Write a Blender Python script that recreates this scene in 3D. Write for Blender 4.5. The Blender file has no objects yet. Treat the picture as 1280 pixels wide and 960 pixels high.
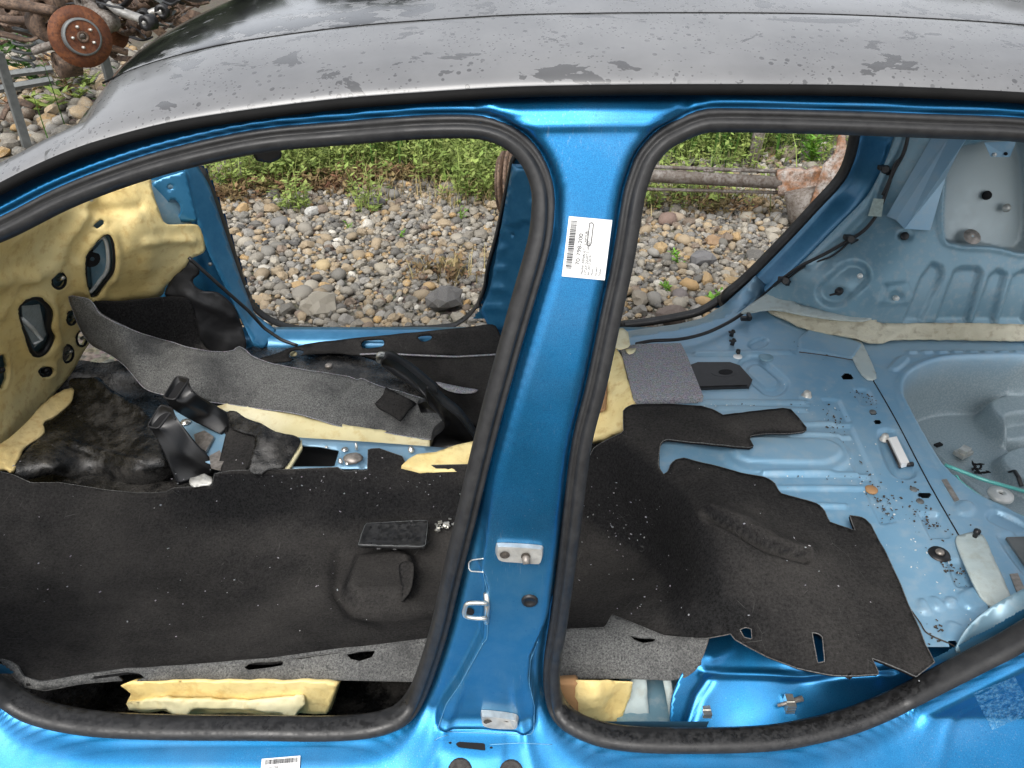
import bpy, bmesh, math, random
import numpy as np
from mathutils import Vector, Matrix, noise
from mathutils.geometry import delaunay_2d_cdt

random.seed(7); np.random.seed(7)
R = math.radians
scene = bpy.context.scene
COL = scene.collection

# ---------------------------------------------------------------- camera
CAM = np.array((0.0, -0.80, 1.72)); PITCH = R(34.0); FPX = 960.0      # metres; FPX for a 1280 px wide picture
cd = bpy.data.cameras.new('camera'); cam = bpy.data.objects.new('camera', cd); COL.objects.link(cam)
cam.location = CAM; cam.rotation_euler = (R(90) - PITCH, 0, 0)
cd.sensor_width = 36; cd.lens = 36 * FPX / 1280; cd.clip_start = 0.05; cd.clip_end = 2000
scene.camera = cam

# ---------------------------------------------------------------- sky, sun, exposure (bright overcast)
SUN_EL, SUN_AZ = 55.0, 200.0
w = bpy.data.worlds.new('World'); scene.world = w; w.use_nodes = True
nt = w.node_tree; nt.nodes.clear()
wo = nt.nodes.new('ShaderNodeOutputWorld'); bg = nt.nodes.new('ShaderNodeBackground')
sky = nt.nodes.new('ShaderNodeTexSky'); sky.sky_type = 'NISHITA'; sky.sun_disc = False
sky.sun_elevation = R(SUN_EL); sky.sun_rotation = R(SUN_AZ); sky.air_density = 1.0; sky.dust_density = 4.0; sky.ozone_density = 1.0
hs = nt.nodes.new('ShaderNodeHueSaturation'); hs.inputs['Saturation'].default_value = 0.22
wtc = nt.nodes.new('ShaderNodeTexCoord'); wn = nt.nodes.new('ShaderNodeTexNoise')
wn.inputs['Scale'].default_value = 3.0; wn.inputs['Detail'].default_value = 5.0
wr = nt.nodes.new('ShaderNodeMapRange'); wr.inputs['From Min'].default_value = .3; wr.inputs['From Max'].default_value = .7
wr.inputs['To Min'].default_value = .75; wr.inputs['To Max'].default_value = 1.25
wm = nt.nodes.new('ShaderNodeMix'); wm.data_type = 'RGBA'; wm.blend_type = 'MULTIPLY'; wm.inputs['Factor'].default_value = 1
nt.links.new(sky.outputs[0], hs.inputs['Color']); nt.links.new(wtc.outputs['Generated'], wn.inputs['Vector'])
nt.links.new(wn.outputs[0], wr.inputs['Value']); nt.links.new(hs.outputs[0], wm.inputs['A']); nt.links.new(wr.outputs[0], wm.inputs['B'])
nt.links.new(wm.outputs['Result'], bg.inputs['Color']); bg.inputs['Strength'].default_value = 0.15
nt.links.new(bg.outputs[0], wo.inputs['Surface'])
sd = bpy.data.lights.new('sun', 'SUN'); sun = bpy.data.objects.new('sun', sd); COL.objects.link(sun)
sd.energy = 0.9; sd.angle = R(40); sd.color = (1, .96, .9)
sun.rotation_euler = (R(90 - SUN_EL), 0, R(180 - SUN_AZ)); sun.location = (0, -4, 8)
scene.view_settings.view_transform = 'Standard'; scene.view_settings.look = 'None'
scene.view_settings.gamma = 1.0; scene.view_settings.use_curve_mapping = False
scene.view_settings.exposure = 0.80
scene.cycles.max_bounces = 8; scene.cycles.diffuse_bounces = 5; scene.cycles.use_denoising = True

# ---------------------------------------------------------------- projection helpers (photo pixel -> point on a real surface)
_c, _s = math.cos(PITCH), math.sin(PITCH)
def rays(P):
    P = np.atleast_2d(np.asarray(P, float))
    u = (P[:, 0] - 640) / FPX; v = (480 - P[:, 1]) / FPX
    return np.stack([u, _c + _s * v, -_s + _c * v], 1)
def on_plane(P, axis, val):
    d = rays(P); t = (val - CAM[axis]) / d[:, axis]
    return CAM + d * t[:, None]
def on_z(P, z): return on_plane(P, 2, z)
def on_y(P, y): return on_plane(P, 1, y)
def on_x(P, x): return on_plane(P, 0, x)
def S(z):                                   # near body side: y of the outer skin at height z (tumblehome above the belt, sill flare below)
    z = np.asarray(z, float)
    a = .17 * (np.maximum(z - .85, 0) / .65) ** 1.6
    b = np.clip(.47 - z, 0, .2)
    return a - 5.0 * b * b / (b + .04) * .5
def on_surf(P, f):
    d = rays(P); lo = np.full(len(d), .2); hi = np.full(len(d), 6.0)
    for _ in range(50):
        m = (lo + hi) / 2; q = CAM + d * m[:, None]
        ins = q[:, 1] > f(q[:, 2]); hi = np.where(ins, m, hi); lo = np.where(ins, lo, m)
    return CAM + d * ((lo + hi) / 2)[:, None]
def on_side(P, off=0.0): return on_surf(P, lambda z: S(z) + off)
def FY(z): return 1.56 - S(z)
def on_far(P, off=0.0): return on_surf(P, lambda z: FY(z) + off)

# ---------------------------------------------------------------- 2-D helpers
def catmull(P, n=6, closed=False):
    P = np.asarray(P, float); N = len(P); out = []
    for i in range(N if closed else N - 1):
        if closed: a, b, c, d = P[i - 1], P[i], P[(i + 1) % N], P[(i + 2) % N]
        else: a, b, c, d = P[max(i - 1, 0)], P[i], P[i + 1], P[min(i + 2, N - 1)]
        for k in range(n):
            t = k / n
            out.append(.5 * (2 * b + (c - a) * t + (2 * a - 5 * b + 4 * c - d) * t * t + (3 * b - a - 3 * c + d) * t ** 3))
    if not closed: out.append(P[-1])
    return np.array(out)
def resample(P, step, closed=False):
    P = np.asarray(P, float)
    Q = np.vstack([P, P[:1]]) if closed else P
    L = np.r_[0, np.cumsum(np.linalg.norm(np.diff(Q, axis=0), axis=1))]
    n = max(2, int(round(L[-1] / step)))
    s = np.linspace(0, L[-1], n + 1)
    if closed: s = s[:-1]
    return np.stack([np.interp(s, L, Q[:, k]) for k in range(Q.shape[1])], 1)
def inside(P, poly):
    x, y = P[:, 0], P[:, 1]; r = np.zeros(len(P), bool); n = len(poly)
    for i in range(n):
        x0, y0 = poly[i]; x1, y1 = poly[i - 1]
        if y0 == y1: continue
        c = ((y0 > y) != (y1 > y)) & (x < (x1 - x0) * (y - y0) / (y1 - y0) + x0)
        r ^= c
    return r
def seg_dist(P, line, closed=False):
    line = np.asarray(line, float); best = np.full(len(P), 1e9)
    n = len(line); rng = range(n) if closed else range(n - 1)
    for i in rng:
        a = line[i]; b = line[(i + 1) % n]; ab = b - a; L = max(ab @ ab, 1e-12)
        t = np.clip(((P - a) @ ab) / L, 0, 1)
        q = a + t[:, None] * ab - P
        best = np.minimum(best, q[:, 0] ** 2 + q[:, 1] ** 2)
    return np.sqrt(best)
def sdf(P, poly):                            # negative inside
    P = np.asarray(P, float)
    d = seg_dist(P, poly, True); return np.where(inside(P, np.asarray(poly)), -d, d)
def sstep(a, b, x):
    t = np.clip((x - a) / (b - a), 0, 1); return t * t * (3 - 2 * t)
def fbm(P, scale, oct=3):
    return np.array([noise.fractal(Vector(p) * scale, 1.0, 2.0, oct) for p in P])

# ---------------------------------------------------------------- object helpers
def link(o, parent=None):
    COL.objects.link(o)
    if parent is not None:
        o.parent = parent; o.matrix_parent_inverse = Matrix.Translation(-parent.location) if parent.type == 'EMPTY' else Matrix.Identity(4)
    return o
def mesh_obj(name, V, F, mat, parent=None, smooth=True, solid=0.0, loc=None):
    me = bpy.data.meshes.new(name)
    V = np.asarray(V, float)
    if loc is not None: V = V - np.asarray(loc)
    me.from_pydata([tuple(v) for v in V], [], [tuple(int(i) for i in f) for f in F])
    if smooth: me.polygons.foreach_set('use_smooth', [True] * len(me.polygons))
    me.update()
    if mat is not None:
        for m in (mat if isinstance(mat, (list, tuple)) else [mat]): me.materials.append(m)
    o = bpy.data.objects.new(name, me)
    if loc is not None: o.location = loc
    link(o, parent)
    if solid:
        md = o.modifiers.new('thickness', 'SOLIDIFY'); md.thickness = solid; md.offset = -1
    return o
def bm_obj(name, bm, mat, parent=None, smooth=True, loc=None):
    me = bpy.data.meshes.new(name); bm.to_mesh(me); bm.free()
    if smooth: me.polygons.foreach_set('use_smooth', [True] * len(me.polygons))
    for m in (mat if isinstance(mat, (list, tuple)) else [mat]): me.materials.append(m)
    o = bpy.data.objects.new(name, me)
    if loc is not None: o.location = loc
    return link(o, parent)
def tag(o, label=None, cat=None, group=None, kind=None):
    if label: o['label'] = label
    if cat: o['category'] = cat
    if group: o['group'] = group
    if kind: o['kind'] = kind
    return o
def empty(name, loc, label=None, cat=None, group=None):
    o = bpy.data.objects.new(name, None); o.location = tuple(float(a) for a in loc); o.empty_display_size = .05; COL.objects.link(o)
    return tag(o, label, cat, group)
def tube_geo(path, r, n=8, closed=False, flat=1.0, cap=True):
    """swept tube; r scalar or list; returns V,F"""
    P = np.asarray(path, float); N = len(P); r = np.broadcast_to(np.asarray(r, float), (N,))
    T = np.gradient(P, axis=0) if not closed else np.roll(P, -1, 0) - np.roll(P, 1, 0)
    T /= np.maximum(np.linalg.norm(T, axis=1), 1e-9)[:, None]
    up = np.array((0, 0, 1.)) if abs(T[0, 2]) < .9 else np.array((0, 1., 0))
    V = []; a = np.linspace(0, 2 * math.pi, n, endpoint=False); A = None
    for i in range(N):
        A = np.cross(up, T[i]) if A is None else A - T[i] * (A @ T[i])
        A /= max(np.linalg.norm(A), 1e-9); B = np.cross(T[i], A)
        V.append(P[i] + r[i] * (np.cos(a)[:, None] * A + flat * np.sin(a)[:, None] * B))
    V = np.vstack(V); F = []
    for i in range(N if closed else N - 1):
        j = (i + 1) % N
        for k in range(n):
            l = (k + 1) % n; F.append((i * n + k, i * n + l, j * n + l, j * n + k))
    if cap and not closed:
        F.append(tuple(range(n - 1, -1, -1))); F.append(tuple((N - 1) * n + k for k in range(n)))
    return V, F
def join_geo(parts):
    V, F, o = [], [], 0
    for v, f in parts:
        v = np.asarray(v); V.append(v); F += [tuple(i + o for i in g) for g in f]; o += len(v)
    return np.vstack(V), F
def box_geo(c, s, rot=None):
    c = np.asarray(c, float); h = np.asarray(s, float) / 2
    V = np.array([(x, y, z) for x in (-1, 1) for y in (-1, 1) for z in (-1, 1)], float) * h
    if rot is not None: V = V @ np.array(rot.to_3x3()).T
    F = [(0, 1, 3, 2), (4, 6, 7, 5), (0, 4, 5, 1), (2, 3, 7, 6), (0, 2, 6, 4), (1, 5, 7, 3)]
    return V + c, F
def bevel_box(name, c, s, mat, parent=None, bev=.004, rot=None, seg=2):
    bm = bmesh.new(); bmesh.ops.create_cube(bm, size=1)
    bmesh.ops.scale(bm, vec=s, verts=bm.verts)
    bmesh.ops.bevel(bm, geom=bm.edges[:], offset=bev, segments=seg, affect='EDGES', profile=.5)
    M = Matrix.Translation(Vector(c)) @ (rot.to_4x4() if rot is not None else Matrix.Identity(4))
    bmesh.ops.transform(bm, matrix=M, verts=bm.verts)
    return bm_obj(name, bm, mat, parent)
def frame_to(n, x=None):
    """rotation whose z is n (and x near given)"""
    n = Vector(n).normalized(); x = Vector(x) if x is not None else Vector((1, 0, 0))
    x = (x - n * x.dot(n)).normalized(); y = n.cross(x)
    return Matrix((x, y, n)).transposed()
def lathe_geo(prof, n=20, M=None):
    """prof list of (r, h) about z"""
    V, F = [], []; m = len(prof)
    for i in range(n):
        a = 2 * math.pi * i / n
        V += [(r * math.cos(a), r * math.sin(a), h) for r, h in prof]
    for i in range(n):
        j = (i + 1) % n
        for k in range(m - 1): F.append((i * m + k, j * m + k, j * m + k + 1, i * m + k + 1))
    V = np.array(V)
    if M is not None: V = V @ np.array(M.to_3x3()).T + np.array(M.to_4x4().translation)
    return V, F
def at_frame(loc, n, x=None): return Matrix.Translation(Vector(loc)) @ frame_to(n, x).to_4x4()

def tps(ctrl):
    """thin-plate spline of inverse distance through control points (px,py,axis,value): exact on planes"""
    P = np.array([(c[0], c[1]) for c in ctrl], float) / 1000
    q = []
    for c in ctrl:
        ax = 'xyz'.index(c[2]); d = rays([(c[0], c[1])])[0]; q.append(d[ax] / (c[3] - CAM[ax]))
    q = np.array(q); n = len(P)
    def U(r2): return np.where(r2 > 0, r2 * np.log(np.maximum(r2, 1e-12)), 0)
    K = U(((P[:, None] - P[None]) ** 2).sum(2)) + np.eye(n) * 1e-6
    A = np.zeros((n + 3, n + 3)); A[:n, :n] = K; A[:n, n] = 1; A[:n, n + 1:] = P; A[n, :n] = 1; A[n + 1:, :n] = P.T
    wv = np.linalg.lstsq(A, np.r_[q, 0, 0, 0], rcond=None)[0]
    def f(X):
        X = np.asarray(X, float) / 1000
        return U(((X[:, None] - P[None]) ** 2).sum(2)) @ wv[:n] + wv[n] + X @ wv[n + 1:]
    return f
def unproject(P, f):
    P = np.asarray(P, float); return CAM + rays(P) / f(P)[:, None]
def tri2d(outline, holes, spacing):
    poly = np.asarray(outline, float)
    x0, y0 = poly.min(0); x1, y1 = poly.max(0)
    rows = np.arange(y0, y1 + spacing, spacing * .87)
    g = np.array([(x + (spacing / 2 if i % 2 else 0), y) for i, y in enumerate(rows) for x in np.arange(x0, x1 + spacing, spacing)])
    k = inside(g, poly) & (seg_dist(g, poly, True) > spacing * .45)
    for h in holes: k &= ~inside(g, np.asarray(h)) & (seg_dist(g, h, True) > spacing * .4)
    g = g[k]
    verts = [Vector(p) for p in poly]; edges = [(i, (i + 1) % len(poly)) for i in range(len(poly))]
    for h in holes:
        o = len(verts); verts += [Vector(p) for p in h]; edges += [(o + i, o + (i + 1) % len(h)) for i in range(len(h))]
    verts += [Vector(p) for p in g]
    vo, eo, fo, *_ = delaunay_2d_cdt(verts, edges, [], 0, 1e-4)
    V = np.array([(v.x, v.y) for v in vo]); F = np.array([f for f in fo if len(f) == 3])
    c = V[F].mean(1); k = inside(c, poly)
    for h in holes: k &= ~inside(c, np.asarray(h))
    return V, F[k]
def vnormals(V, F):
    n = np.zeros_like(V); a = np.cross(V[F[:, 1]] - V[F[:, 0]], V[F[:, 2]] - V[F[:, 0]])
    for k in range(3): np.add.at(n, F[:, k], a)
    return n / np.maximum(np.linalg.norm(n, axis=1), 1e-12)[:, None]
def patch(name, outline, ctrl, mat, parent=None, spacing=7, holes=(), solid=.005, disp=None, smooth_outline=True, step=5, wob=0.0, wscale=18, lift=0.0, extr=None, edge=None):
    """a real bent sheet: outline traced in the photo, laid on the surface that passes through the measured points"""
    out = resample(catmull(outline, 5, True) if smooth_outline else outline, step, True)
    hol = [resample(catmull(h, 5, True) if smooth_outline else h, step * .8, True) for h in holes]
    V2, F = tri2d(out, hol, spacing)
    f = ctrl if callable(ctrl) else tps(ctrl)
    V = unproject(V2, f); n = vnormals(V, F)
    if np.mean((n * (CAM - V)).sum(1)) < 0: F = F[:, ::-1]; n = -n
    d = np.full(len(V), lift)
    if disp is not None: d = d + disp(V2, V)
    if wob: d = d + wob * fbm(V, wscale)
    V = V + n * d[:, None]
    if extr is not None:                              # a solid block: back face and side walls
        cnt = {}
        for t_ in F:
            for a, b in ((t_[0], t_[1]), (t_[1], t_[2]), (t_[2], t_[0])): cnt[(a, b)] = cnt.get((a, b), 0) + 1
        N = len(V); bnd = [e for e in cnt if (e[1], e[0]) not in cnt]
        F = [tuple(f_) for f_ in F] + [tuple(i + N for i in f_[::-1]) for f_ in F] + [(b, a, a + N, b + N) for a, b in bnd]
        return mesh_obj(name, np.vstack([V, V + np.asarray(extr)]), F, mat, parent, True, 0)
    o = mesh_obj(name, V, F, mat, parent, True, solid)
    if edge is not None:                              # pale cut edge along the rim of a sheet
        fs = {(t_[i], t_[(i + 1) % 3]) for t_ in F for i in range(3)}; nxt = {a: b for a, b in fs if (b, a) not in fs}; geo = []
        while nxt:
            a0 = next(iter(nxt)); loop = [a0]; b = nxt.pop(a0)
            while b != a0 and b in nxt: loop.append(b); b = nxt.pop(b)
            if len(loop) > 5: geo.append(tube_geo(V[loop] - n[loop] * edge[1] * .6, edge[1], 5, True))
        v_, f_ = join_geo(geo); mesh_obj('cut_edge', v_, f_, edge[0], o)
    return o
# ---------------------------------------------------------------- materials (all procedural)
class NT:
    def __init__(s, name):
        s.m = bpy.data.materials.new(name); s.m.use_nodes = True; s.t = s.m.node_tree; s.b = s.t.nodes['Principled BSDF']
        s.tc = s.t.nodes.new('ShaderNodeTexCoord'); s.co = s.tc.outputs['Object']
    def n(s, ty, **kw):
        x = s.t.nodes.new('ShaderNode' + ty)
        for k, v in kw.items():
            k = k.replace('_', ' ')
            if k in x.inputs: s.put(x.inputs[k], v)
            else: setattr(x, k.replace(' ', '_'), v)
        return x
    def put(s, i, v):
        if hasattr(v, 'is_output') and v.is_output: s.t.links.new(v, i)
        elif isinstance(v, (tuple, list)) and len(v) == 3 and i.type == 'RGBA': i.default_value = (*v, 1)
        else: i.default_value = v
    def noise(s, scale, detail=3, rough=.5, vec=None, dist=0.0):
        x = s.n('TexNoise', Scale=scale, Detail=detail, Roughness=rough, Distortion=dist); s.put(x.inputs['Vector'], vec or s.co); return x.outputs[0]
    def voro(s, scale, feature='F1', out='Distance', vec=None, rnd=1.0):
        x = s.n('TexVoronoi', Scale=scale, Randomness=rnd); x.feature = feature; s.put(x.inputs['Vector'], vec or s.co); return x.outputs[out]
    def rng(s, v, a, b, c=0.0, d=1.0):
        x = s.n('MapRange'); s.put(x.inputs['Value'], v)
        for k, q in zip(('From Min', 'From Max', 'To Min', 'To Max'), (a, b, c, d)): x.inputs[k].default_value = q
        return x.outputs[0]
    def mix(s, f, a, b, mode='MIX'):
        x = s.n('Mix', data_type='RGBA'); x.blend_type = mode
        s.put(x.inputs['Factor'], f); s.put(x.inputs['A'], a); s.put(x.inputs['B'], b); return x.outputs['Result']
    def math(s, op, a, b=0.0):
        x = s.n('Math', operation=op); s.put(x.inputs[0], a); s.put(x.inputs[1], b); return x.outputs[0]
    def map(s, scale=(1, 1, 1), rot=(0, 0, 0), loc=(0, 0, 0)):
        x = s.n('Mapping'); s.put(x.inputs['Vector'], s.co); x.inputs['Scale'].default_value = scale; x.inputs['Rotation'].default_value = rot; x.inputs['Location'].default_value = loc
        return x.outputs[0]
    def bump(s, h, strength=.3, dist=.002):
        x = s.n('Bump', Strength=strength, Distance=dist, Height=h); s.put(s.b.inputs['Normal'], x.outputs[0]); return x
    def set(s, **kw):
        for k, v in kw.items(): s.put(s.b.inputs[k.replace('_', ' ')], v)
        return s.m
M = {}
def plain(name, col, rough=.5, metal=0.0, var=.15, scale=40, bump=.0, spec=.5, coat=0.0):
    t = NT(name); n = t.noise(scale, 4)
    c = t.mix(t.rng(n, .3, .7), tuple(x * (1 - var) for x in col), tuple(min(1, x * (1 + var)) for x in col))
    if bump: t.bump(t.noise(scale * 4, 4), bump, .002)
    M[name] = t.set(Base_Color=c, Roughness=rough, Metallic=metal, Specular_IOR_Level=spec, Coat_Weight=coat); return M[name]
# glossy metallic blue outer paint, rain dust and small drops
t = NT('blue_paint')
fl = t.noise(900, 1); dust = t.rng(t.noise(6, 5, .6), .45, .75, 0, .10)
sp = t.rng(t.voro(95), .055, .03)
c = t.mix(t.rng(fl, .35, .65), (.007, .138, .34), (.016, .212, .46)); c = t.mix(dust, c, (.30, .42, .50))
c = t.mix(t.math('MULTIPLY', sp, t.rng(t.noise(9, 2), .5, .62, 0, .5)), c, (.6, .66, .7))
sepz = t.n('SeparateXYZ'); t.put(sepz.inputs[0], t.co)
thin = t.rng(t.math('ADD', sepz.outputs[2], t.math('MULTIPLY', t.noise(5, 4), .18)), 1.02, .93, 0, .62); thin = t.math('MULTIPLY', thin, t.rng(sepz.outputs[2], .45, .48)); thin = t.math('MULTIPLY', thin, t.rng(t.math('ABSOLUTE', t.math('ADD', sepz.outputs[0], .02)), .16, .12))
c = t.mix(thin, c, t.mix(t.rng(t.noise(24, 5, .65), .4, .6), (.035, .17, .31), (.06, .20, .33)))
dr = t.math('MULTIPLY', t.rng(t.voro(85), .16, .11), t.rng(t.noise(6, 4, .7, vec=t.map(loc=(1, 4, 2))), .48, .56, 0, .45)); c = t.mix(dr, c, (.006, .10, .26))
c = t.mix(t.math('MULTIPLY', t.rng(t.noise(60, 3, .6, vec=t.map((6, 6, .5))), .60, .66), t.rng(t.noise(4, 2), .5, .6, 0, .16)), c, (.35, .42, .46))
t.bump(t.rng(t.voro(150), .0, .12, 1, 0), .12, .0006)
M['blue_paint'] = t.set(Base_Color=c, Metallic=t.rng(thin, 0, .62, .86, .55), Roughness=t.rng(t.noise(14, 4), .3, .7, .28, .42), Coat_Weight=.4, Coat_Roughness=.14)
# thin body-colour paint without gloss inside the shell
t = NT('inner_paint')
n1 = t.noise(3, 4); n2 = t.noise(30, 5, .6)
c = t.mix(t.rng(n1, .38, .62), (.19, .37, .53), (.29, .45, .57)); c = t.mix(t.rng(n2, .48, .68, 0, .4), c, (.40, .49, .55)); wl = t.n('Attribute', attribute_name='well').outputs['Fac']; c = t.mix(wl, c, t.mix(t.rng(t.noise(200, 4, .7), .45, .62, 0, .6), (.27, .345, .375), (.46, .515, .53)))
grit = t.rng(t.voro(160), .07, .045); gm = t.rng(t.noise(10, 4, .7), .56, .66)
c = t.mix(t.math('MULTIPLY', t.math('MULTIPLY', grit, gm), .85), c, (.10, .07, .05))
wd = t.math('MULTIPLY', t.rng(t.voro(75), .05, .035), t.rng(t.noise(7, 3, vec=t.map(loc=(3, 1, 0))), .52, .62))
c = t.mix(wd, c, (.75, .78, .78))
t.bump(t.noise(120, 3), .05, .001)
M['inner_paint'] = t.set(Base_Color=c, Metallic=.25, Roughness=t.rng(n2, .3, .7, .30, .5), Coat_Weight=.15, Coat_Roughness=.3)
t = NT('inner_paint_grey')
n1 = t.noise(4, 4); n2 = t.noise(50, 5, .6)
c = t.mix(t.rng(n1, .3, .7), (.15, .29, .37), (.23, .36, .44)); c = t.mix(t.rng(n2, .5, .68, 0, .4), c, (.40, .45, .47)); c = t.mix(t.math('MULTIPLY', t.n('Attribute', attribute_name='well').outputs['Fac'], .8), c, (.42, .47, .47))
M['inner_paint_grey'] = t.set(Base_Color=c, Metallic=.25, Roughness=t.rng(n2, .3, .7, .34, .5), Coat_Weight=.15, Coat_Roughness=.3)
t = NT('inner_blue_deep')
n2 = t.noise(25, 5, .6)
c = t.mix(t.rng(n2, .3, .7), (.025, .17, .34), (.05, .23, .42))
M['inner_blue_deep'] = t.set(Base_Color=c, Metallic=.4, Roughness=.32, Coat_Weight=.5, Coat_Roughness=.15)
# wet black roof: dusty dry film, dark where water lies
t = NT('roof_black')
big = t.noise(2.1, 2, .5, vec=t.map((1.0, 1.6, 1), loc=(.4, .0, 0)))
str_ = t.noise(16, 6, .65, vec=t.map((1, 1.7, 1), (0, 0, .5)), dist=.6)
sep = t.n('SeparateXYZ'); t.put(sep.inputs[0], t.co)
zone = t.math('MULTIPLY', t.rng(sep.outputs[1], .33, .42), t.rng(t.math('ABSOLUTE', t.math('ADD', sep.outputs[0], -.42)), .45, .85))
wet1 = t.math('MULTIPLY', t.rng(t.math('ADD', str_, t.math('MULTIPLY', zone, .22)), .575, .59), t.rng(zone, .10, .25))
runs = t.rng(t.noise(9, 5, .62, vec=t.map((1.1, 1.6, 1.6), loc=(1.3, .2, .6)), dist=.4), .592, .602)
drops = t.math('MULTIPLY', t.rng(t.voro(70, vec=t.map((1, .8, .8))), .24, .19), t.rng(t.noise(7, 4, .7, vec=t.map(loc=(2, 5, 1))), .44, .54))
drops2 = t.math('MULTIPLY', t.rng(t.voro(140), .22, .17), t.rng(t.noise(11, 3), .42, .55))
wet = t.math('MAXIMUM', t.math('MULTIPLY', t.math('MAXIMUM', runs, drops), .55), t.math('MULTIPLY', drops2, .5)); wet = t.math('MAXIMUM', wet, wet1)
dry = t.mix(t.rng(t.noise(5, 6, .65), .35, .65), (.135, .137, .141), (.19, .192, .195))
c = t.mix(wet, dry, (.008, .008, .009))
t.bump(t.math('MULTIPLY', wet, 1.0), .4, .0012)
M['roof_black'] = t.set(Base_Color=c, Roughness=t.rng(wet, 0, 1, .32, .10), Coat_Weight=.75, Coat_Roughness=.12, Specular_IOR_Level=.5)
# door seal rubber
t = NT('seal_rubber')
n2 = t.noise(60, 5, .7)
c = t.mix(t.rng(n2, .35, .7), (.015, .015, .016), (.030, .030, .030))
sepz = t.n('SeparateXYZ'); t.put(sepz.inputs[0], t.co); geo = t.n('NewGeometry'); sn = t.n('SeparateXYZ'); t.put(sn.inputs[0], geo.outputs['Normal'])
wetm = t.math('MULTIPLY', t.rng(t.noise(75, 6, .8), .44, .56, 0, .7), t.math('MULTIPLY', t.rng(sepz.outputs[2], .62, .5), t.rng(sn.outputs[2], .2, .6)))
c = t.mix(t.rng(t.voro(110), .10, .05, 0, .55), c, (.006, .006, .006)); c = t.mix(wetm, c, (.004, .004, .004))
t.bump(t.noise(200, 3), .15, .001)
M['seal_rubber'] = t.set(Base_Color=c, Roughness=t.math('MULTIPLY', t.rng(t.noise(22, 4), .4, .6, .46, .66), t.rng(wetm, 0, 1, 1, .4)))
plain('black_trim', (.006, .006, .006), .75, var=.2, spec=.15)
plain('black_plastic', (.011, .011, .012), .42, var=.3, scale=60, bump=.1)
plain('duct_plastic', (.007, .007, .0075), .30, var=.2, scale=60, bump=.05)
plain('black_hole', (.004, .004, .005), .9, var=.1)
# carpet and its felt back
def carpet(name, c0, c1, lint=.6, seed=0.0):
    t = NT(name)
    n2 = t.noise(170, 6, .85); n1 = t.noise(3.2, 6, .62, vec=t.map(loc=(seed, 0, 0)))
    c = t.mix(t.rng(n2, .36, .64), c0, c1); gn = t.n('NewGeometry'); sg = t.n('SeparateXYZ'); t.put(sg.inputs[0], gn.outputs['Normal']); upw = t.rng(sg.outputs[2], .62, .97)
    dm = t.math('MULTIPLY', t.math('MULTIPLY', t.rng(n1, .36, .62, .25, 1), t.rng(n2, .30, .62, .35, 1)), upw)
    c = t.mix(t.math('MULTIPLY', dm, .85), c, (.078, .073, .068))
    spk = t.math('MULTIPLY', t.rng(t.voro(95, vec=t.map(loc=(seed, 2, 0))), .050, .030), t.rng(t.noise(6, 4, .7, vec=t.map(loc=(4, seed, 0))), .50, .62, 0, lint))
    c = t.mix(spk, c, (.55, .54, .5))
    fib = t.math('MULTIPLY', t.rng(t.voro(26, feature='DISTANCE_TO_EDGE', vec=t.map((1, .35, 1), (0, 0, .7), (seed, 0, 0))), .006, .002), t.rng(t.noise(17, 2, vec=t.map(loc=(7, seed, 3))), .60, .66, 0, .30 * lint))
    c = t.mix(fib, c, (.4, .4, .38))
    t.bump(n2, 1.0, .004)
    M[name] = t.set(Base_Color=c, Roughness=1.0, Specular_IOR_Level=.05)
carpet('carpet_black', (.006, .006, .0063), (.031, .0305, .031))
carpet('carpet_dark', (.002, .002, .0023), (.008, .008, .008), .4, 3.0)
t = NT('felt_grey')
n2 = t.noise(260, 5, .9); n1 = t.noise(7, 5, .65)
c = t.mix(t.rng(n2, .36, .64), (.022, .023, .025), (.24, .24, .23)); c = t.mix(t.rng(n1, .45, .62, 0, .6), c, (.04, .04, .041))
t.bump(n2, .7, .003); M['felt_grey'] = t.set(Base_Color=c, Roughness=.95, Specular_IOR_Level=.15)
t = NT('felt_light')
n2 = t.noise(260, 3, .8); n3 = t.voro(120, out='Color')
c = t.mix(t.rng(n2, .36, .66), (.12, .12, .14), (.48, .475, .50)); c = t.mix(.05, c, n3)
t.bump(n2, .7, .003); M['felt_light'] = t.set(Base_Color=c, Roughness=.95, Specular_IOR_Level=.1)
# foam
def foam(name, a, b, stain, rough=.5, bump=.25):
    t = NT(name); n1 = t.noise(4, 4, .6); n2 = t.noise(38, 5, .6)
    c = t.mix(t.rng(n1, .38, .62), a, b); c = t.mix(t.rng(n2, .52, .68, 0, .55), c, stain)
    c = t.mix(t.rng(t.voro(130), .07, .04, 0, .5), c, tuple(x * .45 for x in stain))
    t.bump(t.math('ADD', t.noise(55, 5, .65), t.math('MULTIPLY', t.noise(420, 3, .7), .25)), bump, .004); M[name] = t.set(Base_Color=c, Roughness=rough, Subsurface_Weight=0.0)
foam('foam_yellow', (.85, .645, .255), (.93, .775, .385), (.64, .42, .14), .5, .5)
foam('foam_pale', (.72, .64, .36), (.80, .74, .50), (.58, .44, .18), .55, .2)
foam('foam_cut', (.70, .52, .20), (.78, .62, .30), (.48, .28, .09), .8, .5)
foam('sealer', (.50, .46, .33), (.64, .60, .46), (.28, .22, .14), .5, .8)
foam('sealer_blue', (.42, .50, .50), (.50, .55, .52), (.34, .36, .32), .5, .3)
t = NT('heavy_mat')
n1 = t.noise(14, 6, .7); n2 = t.noise(90, 5, .7)
c = t.mix(t.rng(n1, .46, .62), (.006, .006, .006), (.05, .047, .043)); c = t.mix(t.math('MULTIPLY', t.rng(t.voro(110), .09, .05), t.rng(n1, .45, .6, 0, .9)), c, (.40, .36, .28))
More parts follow.
